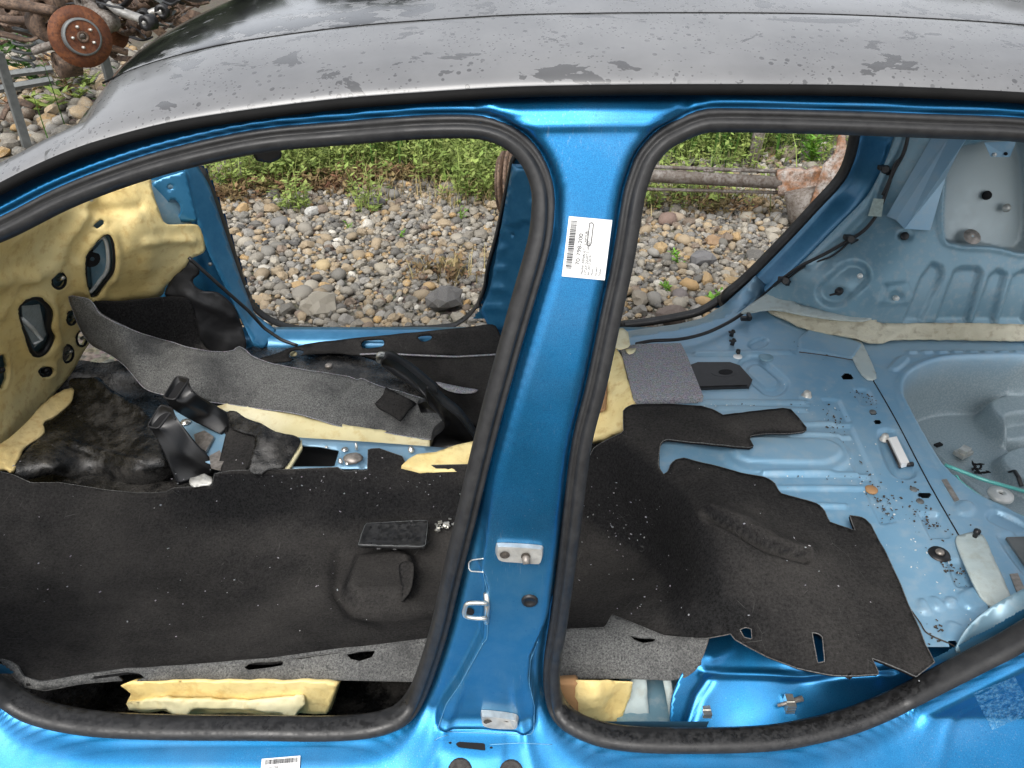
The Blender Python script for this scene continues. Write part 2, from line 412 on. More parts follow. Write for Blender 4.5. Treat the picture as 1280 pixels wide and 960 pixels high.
t.bump(t.noise(60, 6, .7), .5, .006); M['heavy_mat'] = t.set(Base_Color=c, Roughness=t.rng(n2, .35, .65, .16, .40))
# rusty steel
def rust(name, a, b, d, rough=.75):
    t = NT(name); n1 = t.noise(9, 6, .65); n2 = t.noise(60, 5, .7)
    c = t.mix(t.rng(n1, .42, .58), a, b); c = t.mix(t.rng(n2, .46, .60, 0, .8), c, d)
    t.bump(n2, .5, .004); M[name] = t.set(Base_Color=c, Roughness=rough, Metallic=.1)
rust('rust_brown', (.085, .052, .034), (.19, .125, .085), (.035, .025, .02))
rust('rust_disc', (.115, .036, .012), (.19, .065, .022), (.07, .022, .010), .7)
rust('rust_grey', (.15, .13, .11), (.24, .22, .20), (.08, .055, .04), .6)
rust('rust_orange', (.40, .37, .34), (.30, .14, .065), (.14, .09, .06), .7)
plain('aluminium', (.50, .49, .46), .42, .7, .2, 30, .15)
plain('bright_zinc', (.72, .71, .66), .28, .85, .12, 60)
plain('bracket_zinc', (.55, .54, .50), .45, .55, .2, 70, .2)
plain('highlight_blue', (.12, .33, .52), .3, .4, .1)  # lighter blue for the painted highlight lines on the pillar
plain('bolt_dull', (.32, .29, .26), .45, .6, .3, 90)
plain('white_card', (.82, .82, .80), .45, var=.02)
plain('ink', (.03, .03, .035), .6, var=.1)
plain('grey_steel', (.14, .15, .15), .5, .3, .2, 25)
plain('teal_rod', (.12, .48, .44), .3, .0, .1, 40, 0, .5, .5)
plain('brown_paper', (.36, .20, .09), .8, var=.12, scale=14, bump=.2)
plain('pearl_white', (.72, .73, .70), .35, .2, .06)
plain('tape_clear', (.42, .50, .46), .25, var=.15, scale=120)
plain('grime', (.06, .05, .04), .9, var=.6, scale=200, bump=.6)
plain('dark_plug', (.03, .028, .025), .7, var=.5, scale=120, bump=.5)
t = NT('glue')
n = t.noise(260, 2); mk = t.rng(n, .45, .55)
c = t.mix(mk, (.17, .40, .60), (.07, .29, .54)); M['glue'] = t.set(Base_Color=c, Roughness=.45, Metallic=.4, Alpha=t.rng(t.noise(120, 4, .7), .40, .60, .1, .6))

t = NT('well_primer')
n1 = t.noise(5, 4); n2 = t.noise(200, 4, .7); n3 = t.noise(22, 5, .65)
c = t.mix(t.rng(n1, .38, .62), (.24, .30, .31), (.36, .41, .41)); c = t.mix(t.rng(n2, .5, .62, 0, .4), c, (.55, .58, .58)); c = t.mix(t.rng(n3, .52, .66, 0, .35), c, (.20, .22, .21))
t.bump(n2, .1, .001); M['well_primer'] = t.set(Base_Color=c, Roughness=.45, Metallic=.15)
# ================================================================ THE CAR SHELL
car = empty('car_shell', (0.2, .8, .0), 'stripped blue car body shell with black roof and no doors, seats or glass', 'car')
FO = .022                                         # door flanges sit this far behind the outer skin
front_px = [(0,274),(67,240),(134,213),(215,188),(322,165),(430,155),(521,148),(588,147),(622,153),(648,166),(669,186),(682,209),(690,236),(691,262),
            (688,295),(681,325),(656,410),(624,525),(605,600),(593,650),(577,712),(559,787),(543,838),(529,874),(513,898),(490,912),(456,920),(400,923),
            (320,922),(200,921),(111,916),(44,902),(0,879),(-70,830),(-130,750),(-170,640),(-185,520),(-180,420),(-150,350),(-80,308)]
rear_px = [(850,151),(870,143),(894,139),(984,140),(1085,143),(1186,147),(1280,151),(1360,165),(1430,205),(1480,290),(1500,420),(1480,560),(1410,690),
           (1340,770),(1280,810),(1234,834),(1185,859),(1129,887),(1072,911),(1016,926),(960,935),(880,938),(805,937),(755,931),(717,917),(695,900),(685,880),(681,853),
           (683,820),(689,782),(702,680),(716,560),(735,481),(754,390),(766,335),(773,295),(781,245),(789,217),(800,191),(823,166)]
roof_px = [(-120,290),(-60,262),(0,232),(44,210),(101,186),(168,166),(235,151),(336,136),(430,125),(521,118),(635,111),(740,108.5),(850,107.5),(1018,108),(1136,111),(1280,118),(1400,127),(1520,140)]
O_front = on_side(resample(catmull(front_px, 6, True), 6, True), FO)
O_rear = on_side(resample(catmull(rear_px, 6, True), 6, True), FO)
RL = on_side(catmull(roof_px, 6))
polyF, polyR = O_front[:, [0, 2]], O_rear[:, [0, 2]]
RL = RL[np.argsort(RL[:, 0])]
def zedge(x): return np.interp(x, RL[:, 0], RL[:, 2])
def yedge(x): return np.interp(x, RL[:, 0], RL[:, 1])

# ---- near body side as a pressed panel: height field y(x, z)
GX = np.arange(-1.28, 1.42, .004); GZ = np.arange(.30, 1.56, .004)
gx, gz = np.meshgrid(GX, GZ, indexing='ij'); G = np.stack([gx.ravel(), gz.ravel()], 1)
def pane_sdf(G, poly):
    d = np.full(len(G), .5); k = (G[:, 0] > poly[:, 0].min() - .2) & (G[:, 0] < poly[:, 0].max() + .2)
    kk = np.where(k)[0]; d[kk] = sdf(G[kk], resample(poly, .07, True)); kk = kk[np.abs(d[kk]) < .085]; d[kk] = sdf(G[kk], poly); return d
pF = resample(polyF, .012, True); pR = resample(polyR, .012, True)
dF, dR = pane_sdf(G, pF), pane_sdf(G, pR); dO = np.minimum(dF, dR)
def side2(P, off=0.0): return on_side(P, off)[:, [0, 2]]
# the pillar face ends in stepped edges low down: outline of the raised face of the lower pillar
face_px = [(600,133),(730,131),(857,133),(818,160),(795,190),(772,235),(760,300),(748,380),(722,520),(700,680),(688,770),(672,800),(662,822),(660,850),(668,880),(666,917),(546,912),(558,880),(575,855),(604,800),(610,740),(602,712),(606,690),(613,640),(640,520),(668,400),(690,300),(693,250),(686,212),(668,180),(638,152)]
dface = pane_sdf(G, resample(side2(face_px), .01, True))
y = S(G[:, 1])
# jamb channel round each opening: flange (FO deep), shallow groove, then the step up to the face
ch = 1 - sstep(.004, .013, dO) * .85 - sstep(.013, .022, dO) * .15
y = y + FO * ch
groove = np.exp(-((dO - .004) / .004) ** 2) * .004
y = y + groove
# below the belt the channel widens: the latch side of the pillar is set back around the raised face
low = sstep(1.02, .86, G[:, 1]) * sstep(.17, .10, np.abs(G[:, 0] + .04))
y = y + low * .022 * sstep(-.001, .006, dface) * sstep(.40, .45, G[:, 1])
# rail bead above the openings
rail = np.abs(G[:, 1] - (zedge(G[:, 0]) - .040)); y = y - .004 * np.exp(-(rail / .006) ** 2)
y = y + .052 * sstep(.082, .0, zedge(G[:, 0]) - G[:, 1]) * sstep(.004, .03, dO) * sstep(-.006, .010, dface)             # gutter under the roof edge
# pressed bead along the sill and over the wheel arch
dl = np.abs(dO - .050); y = y - .006 * np.exp(-(dl / .008) ** 2) * sstep(.62, .50, G[:, 1]) * (1 - .7 * sstep(.55, .85, G[:, 0]))
# lower-pillar wiring slot rib and the two plug bosses
def emb(px, h, wd, off=0.0, smooth=True):
    global y
    q = side2(px, off); q = resample(catmull(q, 6, True) if smooth else q, .006, True)
    y = y - h * sstep(wd, -wd, pane_sdf(G, q))
emb([(556,938),(600,944),(628,944),(624,952),(596,956),(560,950)], .010, .012)
emb([(543,925),(552,920),(645,926),(652,934),(640,942),(552,938)], -.004, .004)
below = G[:, 1] < zedge(G[:, 0]) - .001
keep = (dO > -.004) & below & (G[:, 0] > -1.27)
nx, nz = len(GX), len(GZ); idx = -np.ones(nx * nz, int); idx[keep] = np.arange(keep.sum())
I = np.arange(nx * nz).reshape(nx, nz); q = np.stack([I[:-1, :-1], I[1:, :-1], I[1:, 1:], I[:-1, 1:]], -1).reshape(-1, 4)
q = q[keep[q].all(1)]
YG = y.reshape(nx, nz); GX0, GZ0 = GX.copy(), GZ.copy()
V = np.stack([G[:, 0], y, G[:, 1]], 1)[keep]
side_panel = mesh_obj('side_panel', V, idx[q], M['blue_paint'], car); side_panel['label'] = 'blue metallic door frame and centre pillar'
# inner skin of the same frame, seen only from inside or from the side
k2 = keep & (dO > .004) & (G[:, 1] > .47) & (G[:, 1] < zedge(G[:, 0]) - .02)
idx2 = -np.ones(nx * nz, int); idx2[k2] = np.arange(k2.sum()); q2 = np.arange(nx * nz).reshape(nx, nz)
q2 = np.stack([q2[:-1, :-1], q2[1:, :-1], q2[1:, 1:], q2[:-1, 1:]], -1).reshape(-1, 4); q2 = q2[k2[q2].all(1)]
mesh_obj('inner_side_panel', np.stack([G[:, 0], S(G[:, 1]) + .085, G[:, 1]], 1)[k2], idx2[q2][:, ::-1], M['inner_blue_deep'], car)

# ---- rubber door seals: swept section on the flange
def seal(poly3, yfun, side, name, w=.028, label=None, lipw=.006):
    P = resample(poly3, .012, True); c = P[:, [0, 2]]; n = len(P)
    area = .5 * np.sum(c[:, 0] * np.roll(c[:, 1], -1) - np.roll(c[:, 0], -1) * c[:, 1])
    T = np.roll(P, -1, 0) - np.roll(P, 1, 0); T /= np.linalg.norm(T, axis=1)[:, None]
    for _ in range(3): T = (T + np.roll(T, 1, 0) + np.roll(T, -1, 0)) / 3
    T /= np.linalg.norm(T, axis=1)[:, None]
    out = np.tile(np.array((0, -side, 0.)), (n, 1))          # toward the outside of the car
    inn = np.cross(out, T); inn *= np.sign(area) * side
    inn /= np.linalg.norm(inn, axis=1)[:, None]; out = np.cross(T, inn); out *= np.sign(out[:, 1] * -side)[:, None]
    prof = [(-.003, -.006), (-.002, .005), (.0025, .0065), (lipw, .002), (lipw + .001, .008), (lipw + .004, .0125), (w * .45, .0135), (w * .72, .0115), (w * .90, .0065), (w * .97, 0), (w, -.012), (w * .92, -.026), (w * .6, -.034), (w * .3, -.03), (.004, -.012)]
    m = len(prof); V = np.vstack([P + inn * a + out * b for a, b in prof]).reshape(m, n, 3)
    F = [(i * n + j, ((i + 1) % m) * n + j, ((i + 1) % m) * n + (j + 1) % n, i * n + (j + 1) % n) for i in range(m) for j in range(n)]
    o = mesh_obj(name, V.reshape(-1, 3), F, M['seal_rubber'], car)
    if label: o['label'] = label
    return o
sl = seal(O_front, S, 1, 'door_seal', .0270, 'black rubber seal round the front door opening'); seal(O_rear, S, 1, 'door_seal', .0270, 'black rubber seal round the rear door opening')

# ---- roof skin: lofted from the roof edge, over the crease, to the other side
def roof_prof(s):                                    # s = metres inboard of the edge -> rise
    return np.interp(s, [0, .006, .02, .05, .10, .15, .185, .192, .199, .24, .32, .45, .60], [0, .008, .0165, .0265, .038, .0465, .0515, .0505, .0525, .0585, .0665, .0745, .078])
xs = np.r_[np.arange(-.70, 1.60, .02)]; ss = np.r_[0, .003, .006, .012, .02, .03, .04, .05, .065, .08, .1, .12, .15, .17, .183, .187, .192, .197, .201, .22, .25, .29, .34, .4, .46, .53, .60]
hdr_px = [(106,119),(112,108),(130,88),(150,66),(175,40),(200,18),(232,-6)]
def zr(x, s): return zedge(x) + roof_prof(s)
full = np.r_[ss, 1.2 - ss[-2::-1]] ; V = []; half = .8
xfront = lambda yy: np.interp(np.minimum(yy, 1.6 - yy), [.17, .30, .45, .62, .80], [-.575, -.615, -.655, -.69, -.70])
for s in range(2 * len(ss) - 1):
    ms = ss[s] if s < len(ss) else ss[2 * len(ss) - 2 - s]
    for k, x in enumerate(np.linspace(0, 1, 120)):
        y0 = .17 + ms * (.63 / .60); y0 = y0 if s < len(ss) else 1.6 - y0
        xx = xfront(y0) + (1.58 - xfront(y0)) * x ** 1.15
        ye = yedge(xx) + ms * (.8 - yedge(xx)) / .60; ye = ye if s < len(ss) else 1.6 - ye
        dip = .035 * (1 - sstep(0, .10, xx - xfront(y0))) ** 2 * sstep(.0, .10, ms)
        V.append((xx, ye, zr(xx, ms) - dip))
nr, nc = 2 * len(ss) - 1, 120
F = [(a * nc + b, a * nc + b + 1, (a + 1) * nc + b + 1, (a + 1) * nc + b) for a in range(nr - 1) for b in range(nc - 1)]
roof = mesh_obj('roof_panel', V, F, M['roof_black'], car, True, .004); roof['label'] = 'black painted roof panel wet with rain drops'
sx_ = np.linspace(-.585, 1.55, 90); sm_ = .194; v, f = tube_geo(np.array([(x, float(yedge(x)) + sm_ * (.8 - float(yedge(x))) / .60, float(zr(x, sm_)) - .0006) for x in sx_]), .0016, 6); mesh_obj('roof_seam', v, f, M['black_trim'], car)
# ---- windscreen pillars (black, continuing the roof edge forward and down), near and far
def wpillar(mir):
    xa = np.linspace(-1.12, -.50, 44); V = []; prof = [(.003, .0005), (.006, .006), (.012, .0105), (.02, .014), (.035, .019), (.055, .0235), (.075, .0235), (.09, .012), (.097, -.006), (.094, -.03)]
    def ext(x): return yedge(max(x, -.70)) - .30 * max(-.70 - x, 0), zedge(max(x, -.70)) - .62 * max(-.70 - x, 0) - .25 * max(-.70 - x, 0) ** 2
    for x in xa:
        ye, ze = ext(x)
        for a, b in prof: V.append((x, (ye + a) if not mir else 1.6 - ye - a, ze + b - .0015))
    m = len(prof); F = [(i * m + k, i * m + k + 1, (i + 1) * m + k + 1, (i + 1) * m + k) for i in range(len(xa) - 1) for k in range(m - 1)]
    return mesh_obj('windscreen_pillar', V, F if mir else [f[::-1] for f in F], M['roof_black'], car, True, .003)
wpillar(False); wpillar(True)
# black gutter strip under the roof edge
P = resample(on_side(catmull([(p[0], p[1] + 4.5) for p in roof_px], 6), .004), .012)
v, f = tube_geo(P, .0068, 8, False); mesh_obj('roof_gutter_strip', v, f, M['black_trim'], car)
# headliner inside
hx = np.linspace(-.55, 1.5, 30); hy = np.linspace(.24, 1.36, 20); V = [(a, b, float(zedge(a)) + roof_prof(min(b - .17, 1.43 - b) * .952) - .035) for a in hx for b in hy]
F = [(i * 20 + j, (i + 1) * 20 + j, (i + 1) * 20 + j + 1, i * 20 + j + 1) for i in range(29) for j in range(19)]
mesh_obj('roof_inner_skin', V, [f[::-1] for f in F], M['inner_paint'], car)

# ---- far body side: panel with the two far door openings
ffront = [(642,202),(632,250),(623,292),(612,332),(607,360),(595,385),(576,402),(553,409),(469,412.5),(382,411.5),(348,404),(325,391),(311,374),(300,346),(289,312),(273,265),(254,216)]
frear = [(773,409),(804,406),(847,399),(877,391),(906,373),(935,350),(979,306),(1022,260),(1052,227),(1066,200),(1074,166)]
A = on_far(catmull(ffront, 5)); B = on_far(catmull(frear, 5))
A = np.vstack([A, [(-1.02, 0, .98), (-.93, 0, 1.08), (-.70, 0, 1.25), (-.50, 0, 1.34), (-.2, 0, 1.37), (.02, 0, 1.36), (.09, 0, 1.30), (.09, 0, 1.15)]])
B = np.vstack([B, [(1.07, 0, 1.12), (1.05, 0, 1.24), (.98, 0, 1.33), (.85, 0, 1.37), (.40, 0, 1.38), (.30, 0, 1.32), (.26, 0, 1.15), (.22, 0, .75), (.20, 0, .50), (.24, 0, .42), (.30, 0, .40)]])
A[:, 1] = FY(A[:, 2]); B[:, 1] = FY(B[:, 2])
GX = np.arange(-1.62, 1.80, .008); GZ = np.arange(.20, 1.52, .008)
gx, gz = np.meshgrid(GX, GZ, indexing='ij'); G = np.stack([gx.ravel(), gz.ravel()], 1)
pA = resample(A[:, [0, 2]], .012, True); pB = resample(B[:, [0, 2]], .012, True)
dO2 = np.minimum(pane_sdf(G, pA), pane_sdf(G, pB))
yy = FY(G[:, 1]) - .055 * sstep(.0, .075, dO2) * sstep(.36, .46, G[:, 1]) - .02 * sstep(.075, .09, dO2)
yy = yy - .05 * sstep(.44, .36, G[:, 1])
keep = (dO2 > -.003) & (G[:, 1] < zedge(np.clip(G[:, 0], -.7, 1.5)) - .02) & ~((G[:, 0] < -.62) & (G[:, 1] > 1.40 + (G[:, 0] + .62) * .8))
nx, nz = len(GX), len(GZ); idx = -np.ones(nx * nz, int); idx[keep] = np.arange(keep.sum())
I = np.arange(nx * nz).reshape(nx, nz); q = np.stack([I[:-1, :-1], I[1:, :-1], I[1:, 1:], I[:-1, 1:]], -1).reshape(-1, 4); q = q[keep[q].all(1)]
V = np.stack([G[:, 0], yy, G[:, 1]], 1)[keep]
fp = mesh_obj('far_side_panel', V, idx[q], M['inner_blue_deep'], car, True); fp['label'] = 'far side door frame seen from inside'
mesh_obj('far_outer_skin', np.stack([G[:, 0], 1.6 - S(G[:, 1]), G[:, 1]], 1)[keep], idx[q][:, ::-1], M['blue_paint'], car, True)
seal(A, S, -1, 'far_door_seal', .012, None, .003)
seal(B, S, -1, 'far_door_seal', .030, None, .004)
# ================================================================ INSIDE THE SHELL
def grid_obj(name, x0, x1, y0, y1, step, zf, mat, parent, keepf=None, flip=False):
    X = np.arange(x0, x1 + 1e-6, step); Y = np.arange(y0, y1 + 1e-6, step)
    gx, gy = np.meshgrid(X, Y, indexing='ij'); G = np.stack([gx.ravel(), gy.ravel()], 1)
    z = zf(G); keep = np.ones(len(G), bool) if keepf is None else keepf(G)
    n, m = len(X), len(Y); idx = -np.ones(n * m, int); idx[keep] = np.arange(keep.sum())
    I = np.arange(n * m).reshape(n, m); q = np.stack([I[:-1, :-1], I[1:, :-1], I[1:, 1:], I[:-1, 1:]], -1).reshape(-1, 4); q = q[keep[q].all(1)]
    return mesh_obj(name, np.stack([G[:, 0], G[:, 1], z], 1)[keep], idx[q], mat, parent)
# ---- floor pan with the tunnel and the toe board
def pan(G):
    x, y = G[:, 0], G[:, 1]
    z = .215 + .125 * sstep(.18, .11, np.abs(y - .80)) * sstep(.22, .05, x) + .05 * sstep(.20, .10, y) + .05 * sstep(1.36, 1.44, y)
    z = z + .006 * np.sin(x * 40) * (np.abs(y - .8) > .2)
    return z + .0 * x
grid_obj('floor_pan', -1.62, .46, .10, 1.50, .02, pan, M['heavy_mat'], car)
mesh_obj('toe_board', [(-1.58, .05, .18), (-1.58, 1.52, .18), (-1.52, 1.52, .62), (-1.52, .05, .62)], [(0, 1, 2, 3)], M['heavy_mat'], car, False, .003)
# ---- near inner sill
prof = [(.018, .425), (.023, .40), (.035, .36), (.055, .33), (.075, .31), (.10, .285)]
xs_ = np.linspace(-1.2, .36, 60); V = [(x, a, b + (.05 * max(0, x - .62) if a > .03 else 0)) for x in xs_ for a, b in prof]; m = len(prof)
mesh_obj('inner_sill', V, [(i * m + k, (i + 1) * m + k, (i + 1) * m + k + 1, i * m + k + 1) for i in range(59) for k in range(m - 1)], M['inner_blue_deep'], car)
# ---- far inner sill
prof = [(1.545, .37), (1.535, .385), (1.50, .392), (1.455, .385), (1.435, .36), (1.43, .28)]
V = [(x, a, b) for x in np.linspace(-1.0, .9, 40) for a, b in prof]
mesh_obj('inner_sill', V, [(i * m + k, i * m + k + 1, (i + 1) * m + k + 1, (i + 1) * m + k) for i in range(39) for k in range(m - 1)], M['inner_blue_deep'], car)

# ---- boot floor: one pressed sheet with beads, recesses and the spare-wheel well
ZF = .53
def fz(px, z=ZF): return on_z(px, z)[:, :2]
GXs = np.arange(.30, 1.84, .0045); GYs = np.arange(.10, 1.46, .0045)
gx, gy = np.meshgrid(GXs, GYs, indexing='ij'); G = np.stack([gx.ravel(), gy.ravel()], 1); z = np.full(len(G), ZF)
def nearmask(q, pad=.06): return (G[:, 0] > q[:, 0].min() - pad) & (G[:, 0] < q[:, 0].max() + pad) & (G[:, 1] > q[:, 1].min() - pad) & (G[:, 1] < q[:, 1].max() + pad)
def press(px, h, wd=.006, smooth=True, zz=ZF):
    global z
    q = fz(px, zz); q = resample(catmull(q, 5, True) if smooth else q, .008, True); k = nearmask(q)
    z[k] += h * 1.5 * sstep(wd * .8, -wd * .8, sdf(G[k], q))
def capsule(p0, p1, rx, ry, n=8):
    a = np.array(p0, float); b = np.array(p1, float); d = b - a; th = math.atan2(d[1], d[0])
    pts = [(b[0] + rx * math.cos(th + t), b[1] + ry * math.sin(th + t)) for t in np.linspace(-math.pi / 2, math.pi / 2, n)]
    return pts + [(a[0] + rx * math.cos(th + t), a[1] + ry * math.sin(th + t)) for t in np.linspace(math.pi / 2, 3 * math.pi / 2, n)]
def ell(c, rx, ry=None, n=16, th=0):
    ry = rx if ry is None else ry
    return [(c[0] + rx * math.cos(t) * math.cos(th) - ry * math.sin(t) * math.sin(th), c[1] + rx * math.cos(t) * math.sin(th) + ry * math.sin(t) * math.cos(th)) for t in np.linspace(0, 2 * math.pi, n, endpoint=False)]
well_px = [(1280,446),(1217,447),(1180,450),(1152,459),(1134,473),(1131,492),(1140,512),(1155,540),(1180,580),(1205,604),(1230,621),(1255,632),(1280,645),(1340,668),(1430,680),(1540,665),(1600,600),(1560,520),(1480,465),(1380,446)]
wq = resample(catmull(fz(well_px), 5, True), .01, True); dw = np.full(len(G), 1.); k = nearmask(wq, .1); dw[k] = sdf(G[k], wq)
press(capsule((942,459), (966,480), 19, 14), -.006, .006); press(capsule((945,462), (963,477), 11, 8), .004, .005)
press(capsule((945,567), (1022,569), 42, 25), .005, .010); press(capsule((945,566), (1020,568), 30, 15), .006, .008)
for a, b in (((880,503),(1003,504)), ((898,511),(1003,513)), ((990,531),(1060,530)), ((955,593),(1082,594)), ((955,610),(1085,611)), ((1005,632),(1054,633)), ((990,546),(1060,545)), ((870,443),(985,441))):
    press(capsule(a, b, 3, 2.2, 4), .005, .004)
press([(1027,498),(1049,499),(1119,652),(1101,655)], -.004, .004, False)
press([(1067,486),(1084,486),(1096,505),(1077,506)], -.005, .004, False)
press([(1111,461),(1124,447),(1136,449),(1122,463)], .006, .004)
press([(1098,541),(1125,541),(1146,590),(1116,592)], -.006, .006)
press([(1149,641),(1174,641),(1187,671),(1164,672)], -.007, .004, False)
press(ell((1206,636), 12, 9), .005, .004); press([(1236,641),(1250,640),(1290,662),(1290,672),(1240,652)], -.006, .004)
press([(1248,672),(1254,668),(1300,668),(1300,730),(1275,712)], -.004, .004)
press([(1182,700),(1208,700),(1222,732),(1196,733)], -.005, .004, False)
press([(1148,752),(1155,750),(1163,766),(1150,766)], .004, .003); press([(1164,748),(1172,748),(1180,760),(1168,762)], .004, .003)
press(ell((1188,753), 8, 6), .004, .003); press([(1198,744),(1225,735),(1235,758),(1210,762)], .005, .004)
press([(1180,800),(1185,778),(1205,785),(1225,800),(1200,812)], .004, .004)
for i in range(8): press([(1132 + i * 19, 439), (1146 + i * 19, 439), (1147 + i * 19, 442), (1134 + i * 19, 442)], .004, .003, False)
press([(999,439),(1000,424),(1010,414),(1060,424),(1078,432),(1066,450)], .005, .003, False)
press(ell((948,429), 12, 6, th=-.3), -.006, .004); press(ell((1008,496), 7, 5), .003, .003)
z = z - .185 * sstep(.006, -.030, dw) + .006 * np.exp(-((dw - .012) / .010) ** 2)
# shapes pressed in the bottom of the well
ZW = .352
def presw(px, h, wd=.01): press(px, h * (1.0), wd, True, ZW)
presw([(1225,520),(1290,508),(1300,545),(1255,556)], .045, .02); presw([(1250,540),(1290,536),(1290,560),(1262,560)], -.03, .008)
presw([(1243,585),(1256,572),(1290,568),(1310,600),(1300,625),(1262,608)], .028, .015)
presw([(1160,570),(1175,575),(1200,600),(1240,625),(1225,630),(1190,600)], .02, .012)
n, mm = len(GXs), len(GYs); I = np.arange(n * mm).reshape(n, mm); q = np.stack([I[:-1, :-1], I[1:, :-1], I[1:, 1:], I[:-1, 1:]], -1).reshape(-1, 4)
ocp = lambda px: inside(G, fz(px))
hole = ocp(ell((1155.5,619), 6.5, 2.8)) | ocp(ell((1059,471), 6, 3.4)) | ocp(ell((1189,806), 3, 2)) | ocp(ell((1091,516), 3, 2)) | ocp(ell((1097,527.5), 3, 2))
hole |= ocp([(836,553),(850,553),(850,560),(836,560)]) * False
efar = fz([(700,430),(773,424),(850,412),(905,397),(945,372),(960,355)]); keep = ~hole & ~((G[:, 0] < .335 + .16 * sstep(.62, .45, G[:, 1])) & (G[:, 1] < .93)) & ~((G[:, 1] < .27) & (G[:, 0] < .64)) & (G[:, 1] < np.interp(G[:, 0], efar[:, 0], efar[:, 1], right=9)); q = q[keep[q].all(1)]
boot = mesh_obj('boot_floor', np.stack([G[:, 0], G[:, 1], z], 1), q, M['inner_paint'], car)
wa_ = boot.data.attributes.new('well', 'FLOAT', 'POINT'); wa_.data.foreach_set('value', sstep(.006, -.012, dw).astype(np.float32))
patch('rear_sill_step', [(700,440),(760,440),(776,428),(850,416),(905,401),(945,376),(962,360),(945,345),(906,380),(877,398),(847,405),(773,415),(700,415)], [(700,440,'z',.527),(776,428,'z',.527),(850,416,'z',.527),(905,401,'z',.527),(945,376,'z',.527),(962,360,'z',.53),(700,414,'y',1.50),(773,414,'y',1.50),(847,405,'y',1.50),(877,398,'y',1.50),(906,380,'y',1.50),(945,345,'y',1.49)], M['inner_paint'], car, 6, solid=.003, smooth_outline=False)
boot['label'] = 'pale blue pressed boot floor with beads and spare wheel well'
wi = wq + (wq - wq.mean(0)) / np.linalg.norm(wq - wq.mean(0), axis=1)[:, None] * .02
grid_obj('underfloor', .30, 1.84, .10, 1.46, .08, lambda G: np.full(len(G), .30), M['black_hole'], car)
# heel board in front of the boot floor
V = [(.495, .27, .53), (.335, .93, .53), (.48, .27, .30), (.32, .93, .30), (.30, .93, .53), (.30, 1.46, .53), (.28, .93, .30), (.28, 1.46, .30)]; mesh_obj('heel_board', V, [(0, 1, 3, 2), (4, 5, 7, 6), (1, 4, 6, 3)], M['inner_paint'], car)
# thing/part placement on the floor
def fpt(px, z=ZF): return on_z([px], z)[0]
def disc(name, px, r, h, mat, parent, z=ZF, prof=None, n=18, up=(0, 0, 1)):
    p = fpt(px, z); prof = prof or [(0, h), (r * .85, h), (r, h * .6), (r, -.001)]
    v, f = lathe_geo(prof, n, at_frame(p, up)); return mesh_obj(name, v, f, mat, parent)
def strip_on(name, px, z, mat, parent=None, h=.002, smooth=False):
    """thin raised piece of given outline on height z"""
    q = on_z(px, z); q = resample(catmull(q, 4, True), .006, True) if smooth else q; n = len(q)
    top = q + (0, 0, h); V = np.vstack([q - (0, 0, .002), top]); c = inside(np.array([[0, 0]]), q[:, :2])
    F = [(i, (i + 1) % n, n + (i + 1) % n, n + i) for i in range(n)] + [tuple(range(n, 2 * n))]
    a = np.sum(q[:, 0] * np.roll(q[:, 1], -1) - np.roll(q[:, 0], -1) * q[:, 1])
    if a < 0: F = [f[::-1] for f in F]
    return mesh_obj(name, V, F, mat, parent, False)
v, f = tube_geo(on_z(catmull([(1087,468),(1120,525),(1159,600),(1199,670)], 8), ZF + .0005), .0016, 6); mesh_obj('floor_seam', v, f, M['black_hole'], car)
v, f = tube_geo(on_z(catmull([(999,440),(1030,444),(1066,450)], 6), ZF + .006), .0014, 6); mesh_obj('floor_seam', v, f, M['grime'], car)
v, f = tube_geo(on_z(catmull([(1137,760),(1150,778),(1160,792),(1190,806),(1196,812)], 6), ZF + .003), .0014, 6); mesh_obj('floor_seam', v, f, M['grime'], car)
p = disc('rubber_plug', (957.5,447), .021, .004, M['inner_paint_grey'], car)
p = disc('rubber_plug', (1174,693), .020, .007, M['black_plastic'], car, prof=[(0, .004), (.010, .004), (.011, .006), (.013, .003), (.020, .004), (.022, 0)])
disc('plug_cap', (1174,692), .009, .008, M['bolt_dull'], p)
for c in ((1142,612), (1150,627), (1091,515)): disc('rubber_plug', c, .0085, .003, M['grey_steel'], car)
disc('rubber_plug', (922,446), .013, .004, M['white_card'], car); disc('floor_clip', (922,443), .007, .016, M['black_plastic'], car)
for c in ((915,431), (914,420)): v, f = join_geo([tube_geo([fpt(c), fpt(c) + (.004, .003, .02)], [.007, .005], 8), box_geo(fpt(c) + (0, 0, .014), (.02, .007, .004))]); mesh_obj('floor_clip', v, f, M['black_plastic'], car)
for c, r_ in (((1008,496), .014), ((1105,550), .012)):
    b = disc('floor_bolt', c, r_, .02, M['bracket_zinc'], car, prof=[(0, .018), (r_ * .5, .018), (r_ * .72, .014), (r_ * .75, .006), (r_, .004), (r_, 0)], n=12)
b = disc('floor_bolt', (1217,674), .006, .025, M['black_plastic'], car, prof=[(0, .028), (.007, .026), (.007, .018), (.005, .016), (.005, 0)], n=10)
disc('rubber_plug', (1219,675), .020, .004, M['sealer_blue'], car)
